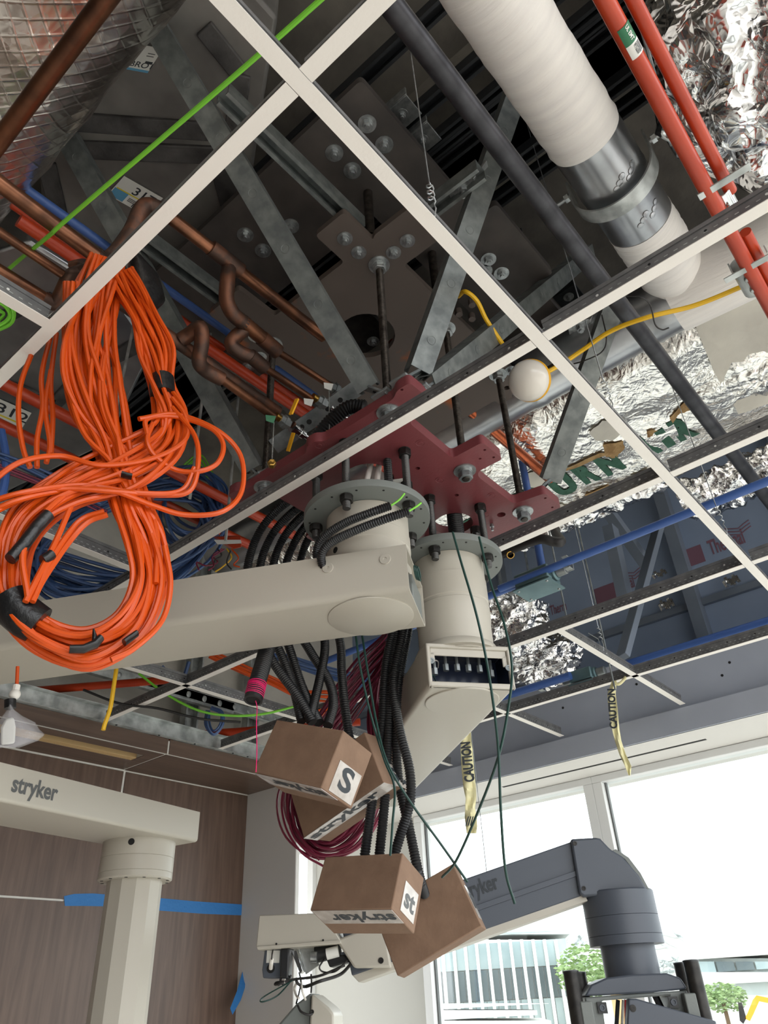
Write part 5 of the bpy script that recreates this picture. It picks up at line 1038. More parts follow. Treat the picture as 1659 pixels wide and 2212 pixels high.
for (x, y, x2, y2, z, m, lab) in ((592, 905, 590, 1002, 1.25, 'brass', 'ball chain with round brass plug beside the left brace foot'), (711, 845, 713, 935, 1.33, 'brass', 'ball chain with square brass plug in front of the red plate')):
    a = PZ(x, y, z); c_ = V(a.x, a.y, a.z - (PH(x, y, 1).z - PH(x2, y2, 1).z) * math.hypot(a.x, a.y)); t = thing('plug_chain', c_, lab, 'chain')
    n_ = int((a - c_).length / .0042)
    for s in range(n_): q = MB() if s == 0 else q; q.sphere(a.lerp(c_, s / n_), .0016, n=6, m=4)
    ch_ = q.build('ball_chain', 'galv_bright', t); q = MB()
    if x > 650: q.obox(c_ - UZ * .014, V(.010, .006, 0), V(-.003, .005, 0), UZ * .014); q.obox(c_ - UZ * .014, V(.007, .004, 0), V(-.0035, .006, 0), UZ * .013)
    else:
        vd = V(c_.x, c_.y, 0).normalized(); q.lathe([(.011, 0), (.011, .012), (.009, .014), (.0003, .013)], c_ + vd * .006, -vd, 6)
    q.build('plug', m, t, bevel=.0008)
for (x, y, z, m, lab) in ((586, 898, 1.25, 'sticker_green', 'small green tag on the left gas pipe end'), (668, 862, 1.33, 'label_white', 'small white tag on the middle gas pipe end'), (711, 828, 1.38, 'label_white', 'small white tag on the right gas pipe end')):
    p = PZ(x, y, z - .02); q = MB(); q.prism([p + V(-.012, .008, 0), p + V(.012, -.004, .004), p + V(.014, .006, -.012), p + V(-.004, .014, -.010)], V(.0008, .0008, 0)); tag(q.build('pipe_tag', m, None), lab, 'tag', 'tags on the gas pipes')
for x0, y0, x1, y1 in ((528, 980, 510, 1000),): pass
for i, (pts, lab) in enumerate((([(642, 862), (634, 880), (628, 895)], 'short yellow lever above the valve bracket'), ([(634, 935), (628, 955), (622, 975)], 'long yellow lever below the valve bracket'))):
    q = MB(); P = [PZ(x, y, 1.22 - .02 * j) for j, (x, y) in enumerate(pts)]; q.beam(P[0], P[-1], .012, .004, UX); tag(q.build('valve_lever', 'globe_rim', None), lab, 'lever')
# ---- lamp and yellow cable
lp = PZ(1143, 822, 1.30); rl = rpx(lp, 90)
LT = thing('temporary_lamp', lp, 'round white site lamp with yellow rim hung above the grid', 'lamp')
tod = V(-lp.x, -lp.y, -lp.z * .9).normalized(); axl = (tod + V(-.25, .35, 0)).normalized(); u_, w_ = perp(axl)
q = MB(); prof = [(rl * math.cos(a), rl * .95 * math.sin(a)) for a in [i * math.pi / 2 / 12 for i in range(13)]]; prof[-1] = (.0003, prof[-1][1]); q.lathe(prof, lp, axl, 40); q.build('globe', 'globe', LT, 60)
q = MB(); q.lathe([(rl * 1.005, 0), (rl * 1.03, -.004), (rl * 1.03, -.010), (rl * .9, -.012)], lp, axl, 40); q.build('rim', 'globe_rim', LT); q = MB(); q.lathe([(rl * .95, -.010), (rl * .8, -.035), (rl * .3, -.05), (.0003, -.05)], lp, axl, 32); q.build('housing', 'black_plastic', LT)
q = MB(); q.tube(smoothp([PZ(1100, 765, 1.40), PZ(1080, 735, 1.45), PZ(1050, 690, 1.48), PZ(1030, 650, 1.50), PZ(1005, 630, 1.52), PZ(990, 640, 1.56)]), .006, 8); tag(q.build('yellow_cable', 'yellow_wire', None), 'yellow cable curving down to the lamp from the left', 'cable', 'yellow lamp cables')
q = MB(); q.tube(smoothp([PZ(1180, 805, 1.34), PZ(1215, 785, 1.36), PZ(1260, 755, 1.38), PZ(1320, 715, 1.38), PZ(1400, 685, 1.36), PZ(1500, 660, 1.36), PZ(1600, 620, 1.36), PZ(1700, 575, 1.36)]), .006, 8); tag(q.build('yellow_cable', 'yellow_wire', None), 'yellow cable running from the lamp to the right edge', 'cable', 'yellow lamp cables')
for i, (pts, lab) in enumerate((([(1220, 790, 1.40), (1260, 780, 1.36), (1300, 760, 1.36), (1310, 730, 1.38), (1300, 680, 1.45)], 'thin black wire hanging around the brace by the lamp'), ([(1352, 640, 1.36), (1385, 642, 1.34), (1405, 660, 1.33), (1415, 700, 1.30), (1430, 712, 1.29), (1445, 708, 1.29)], 'thin black wire dangling beside the black pipe'))):
    q = MB(); q.tube(smoothp([PZ(*p) for p in pts]), .0018, 6); tag(q.build('black_wire', 'black_wire', None), lab, 'wire')
# ---- black corrugated conduits
def PM(pts): return [PH(x, y, d_) for x, y, d_ in pts]
def conduit(pts, label, r=.0122, n=10, grp='black corrugated conduits'):
    q = MB(); q.tube(smoothp(PM(pts), 10), r, n, rib=-.0022, pitch=.0060); return tag(q.build('corrugated_conduit', 'black_plastic', None, 60), label, 'conduit', grp)
cl_ = [([(835, 1046, 1.50), (780, 1046, 1.52), (700, 1052, 1.58), (620, 1085, 1.68), (560, 1150, 1.76), (533, 1240, 1.78), (545, 1340, 1.78), (590, 1430, 1.76), (640, 1500, 1.74), (676, 1562, 1.72)], 'outermost corrugated conduit of the arc left of the big flange'),
       ([(838, 1050, 1.50), (785, 1052, 1.53), (710, 1062, 1.60), (640, 1100, 1.70), (585, 1160, 1.78), (560, 1240, 1.80), (575, 1340, 1.80), (610, 1420, 1.79), (635, 1490, 1.77), (652, 1560, 1.74)], 'second corrugated conduit of the arc left of the big flange'),
       ([(842, 1054, 1.51), (790, 1058, 1.54), (720, 1072, 1.62), (655, 1112, 1.72), (608, 1170, 1.80), (588, 1240, 1.82), (600, 1330, 1.82), (625, 1400, 1.81), (655, 1490, 1.79), (690, 1562, 1.74)], 'third corrugated conduit of the arc left of the big flange'),
       ([(846, 1056, 1.52), (800, 1062, 1.56), (735, 1080, 1.64), (675, 1120, 1.74), (632, 1180, 1.82), (615, 1250, 1.84), (640, 1350, 1.84), (672, 1410, 1.82), (710, 1470, 1.79), (720, 1520, 1.76), (708, 1568, 1.73)], 'corrugated conduit bending in an S into the first box'),
       ([(850, 1058, 1.53), (805, 1066, 1.58), (750, 1086, 1.66), (690, 1130, 1.76), (655, 1190, 1.84), (648, 1260, 1.86), (690, 1340, 1.85), (702, 1395, 1.82), (692, 1460, 1.79), (678, 1520, 1.76), (668, 1560, 1.73)], 'corrugated conduit crossing in front of the S bend'),
       ([(852, 1062, 1.54), (815, 1072, 1.59), (770, 1100, 1.68), (715, 1150, 1.78), (690, 1220, 1.86), (715, 1310, 1.86), (735, 1390, 1.84), (738, 1450, 1.82), (744, 1520, 1.80), (756, 1600, 1.80)], 'rightmost corrugated conduit dropping behind the first box'),
       ([(868, 1300, 1.80), (846, 1375, 1.80), (832, 1450, 1.80), (826, 1560, 1.80), (815, 1650, 1.82), (800, 1760, 1.82), (786, 1862, 1.82)], 'leftmost of the long corrugated conduits beside the red cables'),
       ([(876, 1300, 1.80), (856, 1375, 1.80), (842, 1480, 1.80), (838, 1600, 1.80), (832, 1720, 1.82), (818, 1860, 1.82)], 'second of the long corrugated conduits beside the red cables'),
       ([(884, 1300, 1.78), (870, 1372, 1.78), (850, 1470, 1.78), (862, 1570, 1.76), (884, 1660, 1.76), (886, 1730, 1.78), (866, 1800, 1.80), (848, 1860, 1.80)], 'bowed corrugated conduit at the right of the group'),
       ([(892, 1300, 1.80), (880, 1372, 1.80), (860, 1480, 1.80), (856, 1600, 1.80), (862, 1690, 1.82), (884, 1790, 1.84), (905, 1890, 1.86), (918, 1935, 1.92)], 'corrugated conduit crossing behind the bowed one to the lowest box')]
for pts, lab in cl_: conduit(pts, lab)
for k, (pts, wpts, lab) in enumerate((([(688, 1222, 1.42), (684, 1190, 1.40), (700, 1160, 1.37), (745, 1130, 1.33), (800, 1108, 1.30), (845, 1092, 1.30)], [(843, 1093, 1.30), (862, 1080, 1.30), (874, 1066, 1.30)], 'upper conduit with green wire lying around the big boom column'),
                                      ([(700, 1232, 1.41), (694, 1200, 1.38), (715, 1172, 1.35), (770, 1145, 1.31), (830, 1122, 1.29), (884, 1104, 1.29)], [(882, 1105, 1.29), (900, 1094, 1.29), (910, 1086, 1.29)], 'lower conduit with green wire lying around the big boom column'))):
    t = thing('conduit_end', PM(pts)[0], lab, 'conduit', 'conduit ends on the boom column'); q = MB(); q.tube(smoothp(PM(pts), 10), .0098, 12, rib=-.0018, pitch=.0050); q.build('corrugated_tube', 'black_plastic', t, 60)
    q = MB(); q.tube(smoothp(PM(wpts), 6), .0022, 6); q.build('ground_wire', 'green_wire', t)
for i, (x0, y0, x1, y1) in enumerate(((803, 985, 786, 1062), (820, 985, 812, 1062))):
    q = MB(); a = PZ(x0, y0 + 8, PB + .06); c_ = PZ(x1, y1, .99); q.cyl(a, c_, .0075, n=12); tag(q.build('white_tube', 'white_cord', None), ['left white tube passing through the red plate opening', 'right white tube passing through the red plate opening'][i], 'tube', 'white tubes in the plate opening')
for i, (x, y, r__, lab) in enumerate(((838, 1015, .011, 'ribbed black conduit rising through the red plate opening'), (985, 1140, .022, 'thick ribbed black conduit rising through the second plate opening'))):
    q = MB(); a = PZ(x, y, PB - .03); q.tube([V(a.x, a.y, .99), V(a.x, a.y, PB + .16)], r__, 14, rib=-.002, pitch=.006); tag(q.build('riser_conduit', 'black_plastic', None, 60), lab, 'conduit')
q = MB(); q.tube(smoothp([PZ(685, 945, 1.20), PZ(720, 905, 1.24), PZ(755, 880, 1.26), PZ(790, 880, 1.25)]), .020, 14, rib=-.003, pitch=.008); tag(q.build('riser_conduit', 'black_plastic', None, 60), 'black corrugated hose below the valve bracket', 'conduit')
# large tube with pink cord
BT = thing('sleeve_tube', PH(548, 1508, 1.66), 'wide black ribbed tube bound with pink cord, open end down', 'tube')
q = MB(); P_ = PM([(585, 1360, 1.74), (572, 1420, 1.70), (556, 1475, 1.67), (547, 1512, 1.66)]); P2 = smoothp(P_, 8)
q.tube(P2, .0205, 18, caps=False, rib=-.002, pitch=.006); q.build('tube', 'black_plastic', BT, 60); q = MB(); q.tube(P2[-3:], .0165, 18, caps=True); q.build('bore', 'hole_dark', BT)
q = MB(); d_ = (P_[3] - P_[2]).normalized(); q.lathe([(.0215, 0), (.0215, .014), (.0165, .014), (.0165, -.02), (.0215, -.02), (.0215, 0)], P_[3] - d_ * .012, d_, 24); q.build('end_lip', 'black_plastic', BT)
for k in range(9):
    c_ = P_[2] + d_ * (.002 + k * .0042); u_, w_ = perp(d_); q = MB(); q.tube([c_ + u_ * (.0212 * math.cos(a * .35)) + w_ * (.0212 * math.sin(a * .35)) + d_ * (.0015 * math.sin(a * .35 + k)) for a in range(19)], .0011, 5); q.build('cord_turn', 'pink_cord', BT)
q = MB(); q.tube(smoothp([P_[3] + V(.004, -.004, -.002), P_[3] + V(.006, -.008, -.02), PH(554, 1560, 1.64), PH(555, 1620, 1.63), PH(553, 1668, 1.62)], 6), .0011, 5); q.build('cord_tail', 'pink_cord', BT)
# ---- crimson cable bundle
WR = wall_plane(740, 1600, 2.0)
RBU = thing('cable_loom', WR(700, 1850), 'loom of thin crimson cables looping behind the cardboard boxes', 'cable loom')
bundle([(872, 1330, 20), (848, 1385, 26), (800, 1445, 34), (748, 1515, 36), (700, 1585, 34), (655, 1660, 30), (636, 1730, 34), (650, 1790, 34), (695, 1832, 26), (752, 1812, 34), (798, 1740, 32), (822, 1650, 24), (818, 1560, 26), (830, 1470, 22), (858, 1390, 16), (880, 1330, 12)], WR, 30, .0030, 'cable', 'red_cable', RBU, 51, .045, 6, 5, .3)
for pts in ([(655, 1640), (612, 1710), (615, 1780), (650, 1840), (700, 1872)], [(640, 1660), (622, 1730), (632, 1800), (672, 1850)], [(660, 1650), (632, 1720), (640, 1790), (690, 1858)]):
    q = MB(); q.tube(smoothp([WR(x, y, -.03) for x, y in pts]), .0030, 6); q.build('cable', 'red_cable', RBU)
# ---- dark green earth wires
for pts, lab in (([(978, 1150, 1.32), (995, 1210, 1.31), (1030, 1330, 1.31), (1055, 1450, 1.33), (1075, 1600, 1.38), (1082, 1750, 1.44), (1092, 1880, 1.50), (1112, 1952, 1.52)], 'dark green wire hanging from the second boom down to the spring arm'),
                 ([(1035, 1160, 1.38), (1060, 1260, 1.36), (1090, 1350, 1.34), (1106, 1440, 1.34), (1098, 1530, 1.36), (1075, 1640, 1.40), (1030, 1760, 1.50), (985, 1860, 1.60), (955, 1895, 1.66)], 'dark green wire bowing right and ending at the lowest box'),
                 ([(768, 1370, 1.60), (778, 1440, 1.58), (800, 1540, 1.56), (830, 1640, 1.56), (852, 1700, 1.56), (848, 1780, 1.58), (843, 1848, 1.60)], 'dark green wire in front of the first two boxes'),
                 ([(782, 1370, 1.62), (796, 1460, 1.60), (815, 1570, 1.56), (838, 1650, 1.54), (885, 1730, 1.56), (950, 1820, 1.60), (1010, 1905, 1.62)], 'dark green wire slanting across to the lettered spring arm')):
    q = MB(); q.tube(smoothp(PM(pts), 8), .0026, 7); tag(q.build('earth_wire', 'dark_green_wire', None), lab, 'wire', 'dark green earth wires')
# ================================================================ CARDBOARD BOXES
def cbox(c, R, half, k, label, tape_faces, tuck=True):
    c = Vector(c) * k; ax = [Vector((R[0][i], R[1][i], R[2][i])) for i in range(3)]; h = [v * k for v in half]
    t = thing('cardboard_box', c - ax[2] * h[2], label, 'box', 'cardboard boxes on the conduits')
    q = MB(); q.obox(c, ax[0] * h[0], ax[1] * h[1], ax[2] * h[2]); q.build('carton', 'cardboard', t, bevel=.0025)
    for f_ in tape_faces: f_(t, c, ax, h)
    return t
def face_tape(face, a0, a1, txts=(), half_w=.5):
    """tape strip on the bottom face ('d') or the right face ('r') with printed words; strip runs along the box length"""
    def g(t, c, ax, h):
        if face == 'd': o, u, v, w, L, Wd = c - ax[2] * h[2], ax[0], -ax[1], -ax[2], h[0], h[1]
        else: o, u, v, w, L, Wd = c + ax[0] * h[0], ax[1], ax[2], ax[0], h[1], h[2]
        if u.cross(v).dot(w) < 0: v = -v
        q = MB(); q.obox(o + u * (L * (a0 + a1) / 2) + v * (Wd * half_w) + w * .0008, u * (L * (a1 - a0) / 2), v * (Wd * .52), w * .0006); q.build('tape', 'box_tape', t, bevel=.0003)
        for (s, x, y, hh, wd, rot, m) in txts:
            uu, vv = (u, v) if rot == 0 else ((-u, -v) if rot == 180 else ((v, -u) if rot == 90 else (-v, u)))
            q = MB(); lettering(q, s, o + u * (L * x) + v * (Wd * y), uu, vv, Wd * hh, width=Wd * wd if wd else None, bold=.03, off=.0020); q.build('lettering', m, t)
    return g
b1 = ((1.0003, 1.0079, .3909), [[0.0893, 0.9665, 0.2407], [-0.9398, 0.1618, -0.3011], [-0.3299, -0.1993, 0.9227]], (.0868, .0493, .0532))
b2 = ((1.1177, 1.0301, .3684), [[0.1114, 0.9902, -0.0847], [-0.9308, 0.1338, 0.3401], [0.3481, 0.041, 0.9366]], (.1011, .0426, .0541))
b3 = ((1.1263, .9907, .1759), [[0.1739, 0.905, 0.3882], [-0.9816, 0.191, -0.0057], [-0.0793, -0.3801, 0.9216]], (.0841, .0439, .0494))
b4 = ((1.2736, .9685, .138), [[0.3713, 0.9255, -0.0744], [-0.8448, 0.37, 0.3866], [0.3853, -0.0807, 0.9192]], (.0894, .0200, .0597))
cbox(*b1, 1.70 / 1.42, 'first cardboard box below the large arm, tilted left', [face_tape('d', -.98, 1, [('stryker', .92, .92, .85, 2.8, 180, 'print_dark')], .45), face_tape('r', -.60, .85, [('S', -.28, -.72, .80, .72, 0, 'print_dark')], -.40)])
cbox(*b2, 1.86 / 1.52, 'second cardboard box just behind the first, tilted right', [face_tape('d', -1, 1, [('stryker', -.95, .1, .85, 4.0, 0, 'print_dark')], .5), face_tape('r', -.2, 1, [('st', -.1, -.85, .7, .9, 0, 'print_dark')], -.5)])
cbox(*b3, 1.80 / 1.50, 'third cardboard box lower down with a taped bottom, nearly level', [face_tape('d', -.95, 1, [('stryker', .95, .9, .85, 3.0, 180, 'print_dark')], .45), face_tape('r', -.40, .75, [('st', -.25, -.55, .60, .75, 0, 'print_grey')], -.25)])
cbox(*b4, 1.94 / 1.60, 'lowest cardboard box, dark side towards the room, behind the third', [face_tape('r', -.5, .6, [('st', -.3, -.4, .6, .6, 0, 'print_dark')], -.2)])
# ================================================================ CAUTION TAPE, TAPE, BAG
def ribbon(rows, W, name, label, text=None, m='caution'):
    """rows: (x_left, x_right, y) pixels down the strip"""
    t = thing(name, W(rows[-1][0], rows[-1][2]), label, 'tape'); q = MB(); vs = []; sm = []
    for i in range(len(rows) - 1):
        for j in range(5): f_ = j / 5; sm.append(tuple(rows[i][k] + (rows[i + 1][k] - rows[i][k]) * f_ for k in range(3)))
    sm.append(rows[-1]); 
    for i, (a, c_, y) in enumerate(sm):
        for j in range(5): vs.append(W(a + (c_ - a) * j / 4, y, .006 * math.sin(j * 1.8 + i * .35) + .004 * math.sin(i * .8)))
    fs = [(i * 5 + j, i * 5 + j + 1, (i + 1) * 5 + j + 1, (i + 1) * 5 + j) for i in range(len(sm) - 1) for j in range(4)]
    q.add(vs, fs); o = q.build('strip', m, t, 60); md = o.modifiers.new('thick', 'SOLIDIFY'); md.thickness = .0006; md.offset = 0
    return t
WC = wall_plane(1015, 1690, 2.62)
CT = ribbon([(1000, 1012, 1500), (1004, 1016, 1560), (996, 1018, 1600), (995, 1021, 1620), (997, 1024, 1660), (1001, 1028, 1700), (1006, 1029, 1725), (1005, 1026, 1745), (1004, 1030, 1765), (1006, 1031, 1785), (1008, 1029, 1800)], WC, 'caution_tape', 'yellow caution tape strip hanging in front of the window beside the boom arm')
a, c_ = WC(1026, 1688, -.014), WC(1016, 1602, -.014); u = (c_ - a); L = u.length; u.normalize(); nrm = V(a.x, a.y, 0).normalized(); v = -u.cross(nrm); v = v if (v.dot(WC(1000, 1650) - WC(1020, 1650)) > 0) else -v
q = MB(); lettering(q, 'CAUTION', a, u, v, .036, width=L, bold=.045, off=0); q.build('print', 'print_dark', CT)
q = MB(); a2 = WC(1026, 1788, -.014)
for k in range(3): p = WC(1010 + k * 5, 1782, -.014); q.obox(p + UZ * .012, V(.0, 0, .014) + nrm.cross(UZ) * .006, nrm.cross(UZ) * .0022, nrm * .0004)
q.build('print_mark', 'print_dark', CT)
WD = wall_plane(1330, 1560, 2.95)
CD = ribbon([(1322, 1332, 1470), (1312, 1330, 1500), (1314, 1334, 1530), (1322, 1338, 1575), (1328, 1342, 1600), (1338, 1352, 1630), (1350, 1364, 1655), (1358, 1362, 1675)], WD, 'caution_tape', 'twisted yellow caution tape tied to the hanger rod at the right')
a, c_ = WD(1334, 1574, -.014), WD(1328, 1488, -.014); u = (c_ - a); L = u.length; u.normalize(); nrm = V(a.x, a.y, 0).normalized(); v = -u.cross(nrm); v = v if (v.dot(WD(1310, 1540) - WD(1330, 1540)) > 0) else -v
q = MB(); lettering(q, 'CAUTION', a, u, v, .029, width=L, bold=.045, off=0); q.build('print', 'print_dark', CD)
q = MB(); q.tube(smoothp([WD(1326, 1474, -.01), WD(1336, 1478, -.01), WD(1346, 1470, -.01), WD(1352, 1462, -.01)]), .006, 8); q.build('knot', 'caution', CD)
# thin wire beside the boom arm
q = MB(); p = PH(1024, 1640, 2.62); q.cyl(V(p.x, p.y, .25), V(p.x, p.y, 2.42), .0014, n=6); tag(q.build('plumb_wire', 'galv'), 'thin straight wire hanging beside the left caution tape', 'wire')
# painter's tape on the wood wall
def wtape(px, label, th=.001):
    q = MB(); q.prism([PY(x, y, WY - .0005) for x, y in px], -UY * th); return tag(q.build('painters_tape', 'blue_tape', None), label, 'tape', 'blue tape on the wood wall')
wtape([(138, 1936), (160, 1931), (200, 1930), (240, 1933), (345, 1940), (420, 1947), (540, 1955), (539, 1978), (440, 1974), (345, 1967), (240, 1958), (180, 1957), (140, 1957)], 'long horizontal strip of blue painter tape behind the boom column')
wtape([(524, 2084), (534, 2082), (543, 2092), (541, 2240), (523, 2240), (525, 2140)], 'vertical strip of blue painter tape in the wall corner')
q = MB(); q.prism([PY(527, 2086, WY - .02), PY(540, 2100, WY - .03), PY(520, 2160, WY - .07), PY(502, 2192, WY - .11), PY(497, 2178, WY - .11), PY(512, 2140, WY - .06)], -UY * .001); tag(q.build('painters_tape', 'blue_tape', None), 'loose curled end of blue tape peeling off the corner', 'tape', 'blue tape on the wood wall')
# plastic bag with a device at the left edge
BG = thing('bagged_device', PH(35, 1610, 1.75), 'white device in a clear plastic bag hanging at the left edge', 'bag')
WG = wall_plane(40, 1560, 1.75)
q = MB(); q.prism([WG(x, y, -.015) for x, y in ((2, 1572), (12, 1553), (30, 1550), (34, 1570), (32, 1606), (2, 1610))], (WG(0, 1500, .05) - WG(0, 1500, 0)) * .6); q.build('device', 'label_white', BG, bevel=.004)
q = MB(); rows = [(20, 24, 1522), (14, 32, 1535), (4, 50, 1548), (-4, 76, 1560), (-6, 84, 1575), (-6, 97, 1588), (-8, 84, 1600), (-8, 40, 1615)]; vs = []
for i, (a, c_, y) in enumerate(rows):
    for j in range(20): an = 2 * math.pi * j / 20; vs.append(WG((a + c_) / 2 + (c_ - a) / 2 * math.cos(an), y + 1.5 * math.sin(j * 3 + i), .035 * math.sin(an) + .004 * math.sin(j * 5 + i * 2)))
q.add(vs, [(i * 20 + j, i * 20 + (j + 1) % 20, (i + 1) * 20 + (j + 1) % 20, (i + 1) * 20 + j) for i in range(7) for j in range(20)]); q.build('bag', 'plastic_film', BG, 60)
q = MB(); q.cyl(WG(22, 1512), WG(22, 1530), .012, n=14); q.build('tape_neck', 'black_tape', BG); q = MB(); q.sphere(WG(32, 1500), .012, n=12, m=8); q.cyl(WG(32, 1500), WG(36, 1480), .008, n=10); q.build('knot', 'white_cord', BG); q = MB(); q.cyl(WG(36, 1486), V(*(WG(38, 1440)[:2]), WG(38, 1440).z), .004, n=8); q.build('cable', 'orange_cable', BG)
# ================================================================ LEFT PLENUM ABOVE THE WOOD BULKHEAD
for (x, y, lab) in ((412, 1520, 'galvanised stud standing behind the perforated main tee'), (545, 1480, 'galvanised stud farther right behind the black tube')):
    p = PY(x, y, 3.16); strut('metal_stud', V(p.x, 3.16, .98), V(p.x, 3.16, 2.4), -UY, lab, 'studs above the bulkhead', mat_='galv_bright', w=.08, h=.05, cat='stud')
for (x, y, z, w_, lab) in ((330, 1482, 0, .06, 'galvanised track behind the yellow wire'), (470, 1520, 0, .05, 'galvanised track between the studs')):
    p = PY(x, y, 3.1); q = MB(); q.box(p.x - .45, p.x + .5, 3.08, 3.11, p.z - w_ / 2, p.z + w_ / 2); t = thing('metal_track', p, lab, 'track', 'tracks above the bulkhead'); q.build('track', 'galv_bright', t, bevel=.003)
    for k in range(9): q = MB(); q.sphere((p.x - .4 + k * .1, 3.08, p.z), .014, .004, .014, 12, 8); q.build('dimple', 'galv_bright', t)
W3 = wall_plane(450, 1500, 2.95)
for pts, m, r__, lab, nm in (([(300, 1455), (360, 1500), (430, 1535), (500, 1546), (570, 1542), (640, 1525)], 'green_wire', .005, 'light green wire sagging across below the large arm', 'wire'), ([(180, 1490), (260, 1520), (340, 1530), (430, 1552), (520, 1560)], 'black_wire', .005, 'thin dark cable sagging behind the perforated tee', 'cable'),
                         ([(350, 1440), (380, 1470), (395, 1466), (408, 1430)], 'blue_cable', .008, 'short blue cable loop resting behind the main tee', 'cable')):
    q = MB(); q.tube(smoothp([W3(x, y) for x, y in pts]), r__, 7); tag(q.build('loose_' + nm, m, None), lab, nm)
q = MB(); W4 = wall_plane(235, 1520, 1.85); q.tube(smoothp([W4(252, 1440), W4(246, 1480), W4(238, 1530), W4(226, 1565), W4(223, 1577)]), .0052, 8); tag(q.build('yellow_wire', 'yellow_wire', None), 'short yellow wire end hanging in front of the wood fascia', 'wire')
W5 = wall_plane(600, 1480, 2.9)
strands([(455, 1412, 10), (520, 1445, 10), (590, 1475, 10), (650, 1500, 10), (715, 1505, 12), (720, 1530, 8), (680, 1545, 8)], W5, 7, .005, 'orange_cable', 'cable_run', 'orange cable run along the concrete wall under the large arm', 61)
strands([(560, 1400, 10), (640, 1430, 12), (720, 1455, 12), (800, 1475, 12)], W5, 8, .005, 'blue_cable', 'cable_run', 'blue cable run along the concrete wall beside the black conduits', 62)
for (px, z, w, a0, a1, m, lab) in (((500, 1590), 1.10, 16, 1.2, 3.0, 'orange_pipe', 'orange conduit low behind the pink cord'), ((100, 1500), 1.12, 17, .9, 1.6, 'orange_pipe', 'orange conduit piece above the hanging bag')):
    p = PZ(*px, z); q = MB(); q.cyl(V(p.x - .35, p.y + .5, z + .02), V(p.x + .35, p.y - .5, z + .02), rpx(p, w), n=16); tag(q.build('conduit', m), lab, 'conduit', 'conduits on the left')
strands([(450, 1535, 4), (448, 1565, 6), (462, 1585, 6), (480, 1565, 6), (478, 1540, 6), (455, 1530, 4)], wall_plane(460, 1560, 3.0), 5, .004, 'blue_cable', 'cable_bundle', 'small tangle of blue cable behind the perforated tee', 63)
# red junction box with loose wires above the arm
WJ = wall_plane(480, 1190, 2.1)
JB = thing('alarm_box', WJ(490, 1200), 'open red junction box with loose wires left of the black conduits', 'junction box')
q = MB(); q.prism([WJ(x, y) for x, y in ((468, 1160), (520, 1158), (522, 1182), (505, 1186))], (WJ(0, 1100, .05) - WJ(0, 1100, 0))); q.build('box', 'orange_pipe', JB, bevel=.002)
q = MB(); q.prism([WJ(x, y, -.004) for x, y in ((462, 1166), (520, 1166), (522, 1174), (470, 1176))], (WJ(0, 1100, .002) - WJ(0, 1100, 0))); q.build('label', 'label_white', JB)
for k, (pts, m) in enumerate((([(480, 1185), (460, 1200), (470, 1215), (445, 1222), (425, 1215), (430, 1232)], 'red_cable'), ([(490, 1185), (500, 1205), (480, 1225), (465, 1235)], 'yellow_wire'), ([(500, 1186), (515, 1205), (505, 1220), (518, 1225)], 'orange_cable'), ([(470, 1185), (478, 1200), (465, 1210), (460, 1230)], 'black_wire'), ([(485, 1186), (470, 1196), (458, 1205), (462, 1222), (450, 1232)], 'red_cable'), ([(498, 1190), (490, 1215), (500, 1230)], 'black_wire'))):
    q = MB(); q.tube(smoothp([WJ(x, y, -.01 * k) for x, y in pts]), .0025, 6); q.build('wire', m, JB)
# slender hanger rods left
for (x, y, z0, z1, lab) in ((262, 830, 1.25, 2.4, 'hanger rod glimpsed through the orange coil'), (432, 900, 1.2, 2.4, 'hanger rod behind the left brace'), (502, 1000, 1.2, 2.4, 'hanger rod next to the dark threaded rod')):
    p = PZ(x, y, 1.5); q = MB(); q.cyl(V(p.x, p.y, z0), V(p.x, p.y, z1), .0045, n=8); tag(q.build('hanger_rod', 'galv_bright'), lab, 'rod', 'slender hanger rods')
# ================================================================ OUTSIDE
GZ = -9.0
b = MB(); b.box(8, 160, -90, 130, GZ - .3, GZ); struct(b.build('ground', 'ground'), 'pale construction ground far below the window')
def ext(x, y, D): return PH(x, y, D)
def extplane(xr, D):
    p0 = PH(xr, 2100, D); nrm = V(p0.x, p0.y, 0).normalized(); return (lambda x, y, dd=0: PP(x, y, p0 + nrm * dd, nrm)), nrm
E1, n1 = extplane(1080, 42)
def wallbox(E, nrm, x0, x1, yt, yb, th, name, m, par): q = MB(); a, c_ = E(x0, yt), E(x1, yt); d_ = E(x0, yb); q.prism([a, c_, V(c_.x, c_.y, d_.z), V(a.x, a.y, d_.z)], nrm * th); return q.build(name, m, par)
A1 = thing('glass_building', E1(1080, 2260), 'glass office building with white vertical fins seen through the window', 'building')
wallbox(E1, n1, 925, 1222, 2030, 2420, 8, 'wall', 'facade_white', A1)
for i in range(12):
    xa = 930 + i * 24.5
    for j, (ya, yb, m) in enumerate(((2036, 2092, 'facade_glass'), (2094, 2160, 'facade_dark'), (2162, 2228, 'facade_glass'), (2230, 2300, 'facade_dark'))):
        a, c_ = E1(xa, ya, -.12), E1(xa + 23, ya, -.12); z1 = E1(1080, yb, -.12).z; z0 = E1(1080, ya, -.12).z; q = MB(); q.prism([V(a.x, a.y, z0), V(c_.x, c_.y, z0), V(c_.x, c_.y, z1), V(a.x, a.y, z1)], n1 * .1); q.build('pane', m, A1)
    a = E1(xa, 2030, -.4); q = MB(); q.obox(V(a.x, a.y, (a.z + GZ) / 2), n1 * .28, n1.cross(UZ) * .07, UZ * ((a.z - GZ) / 2)); q.build('fin', 'facade_white', A1)
wallbox(E1, n1, 915, 1230, 2018, 2030, 9, 'roof_edge', 'facade_panel', A1)
E2, n2_ = extplane(1350, 62)
M1 = thing('mural_building', E2(1350, 2260), 'pale building wall with a leaf pattern behind the pendant', 'building')
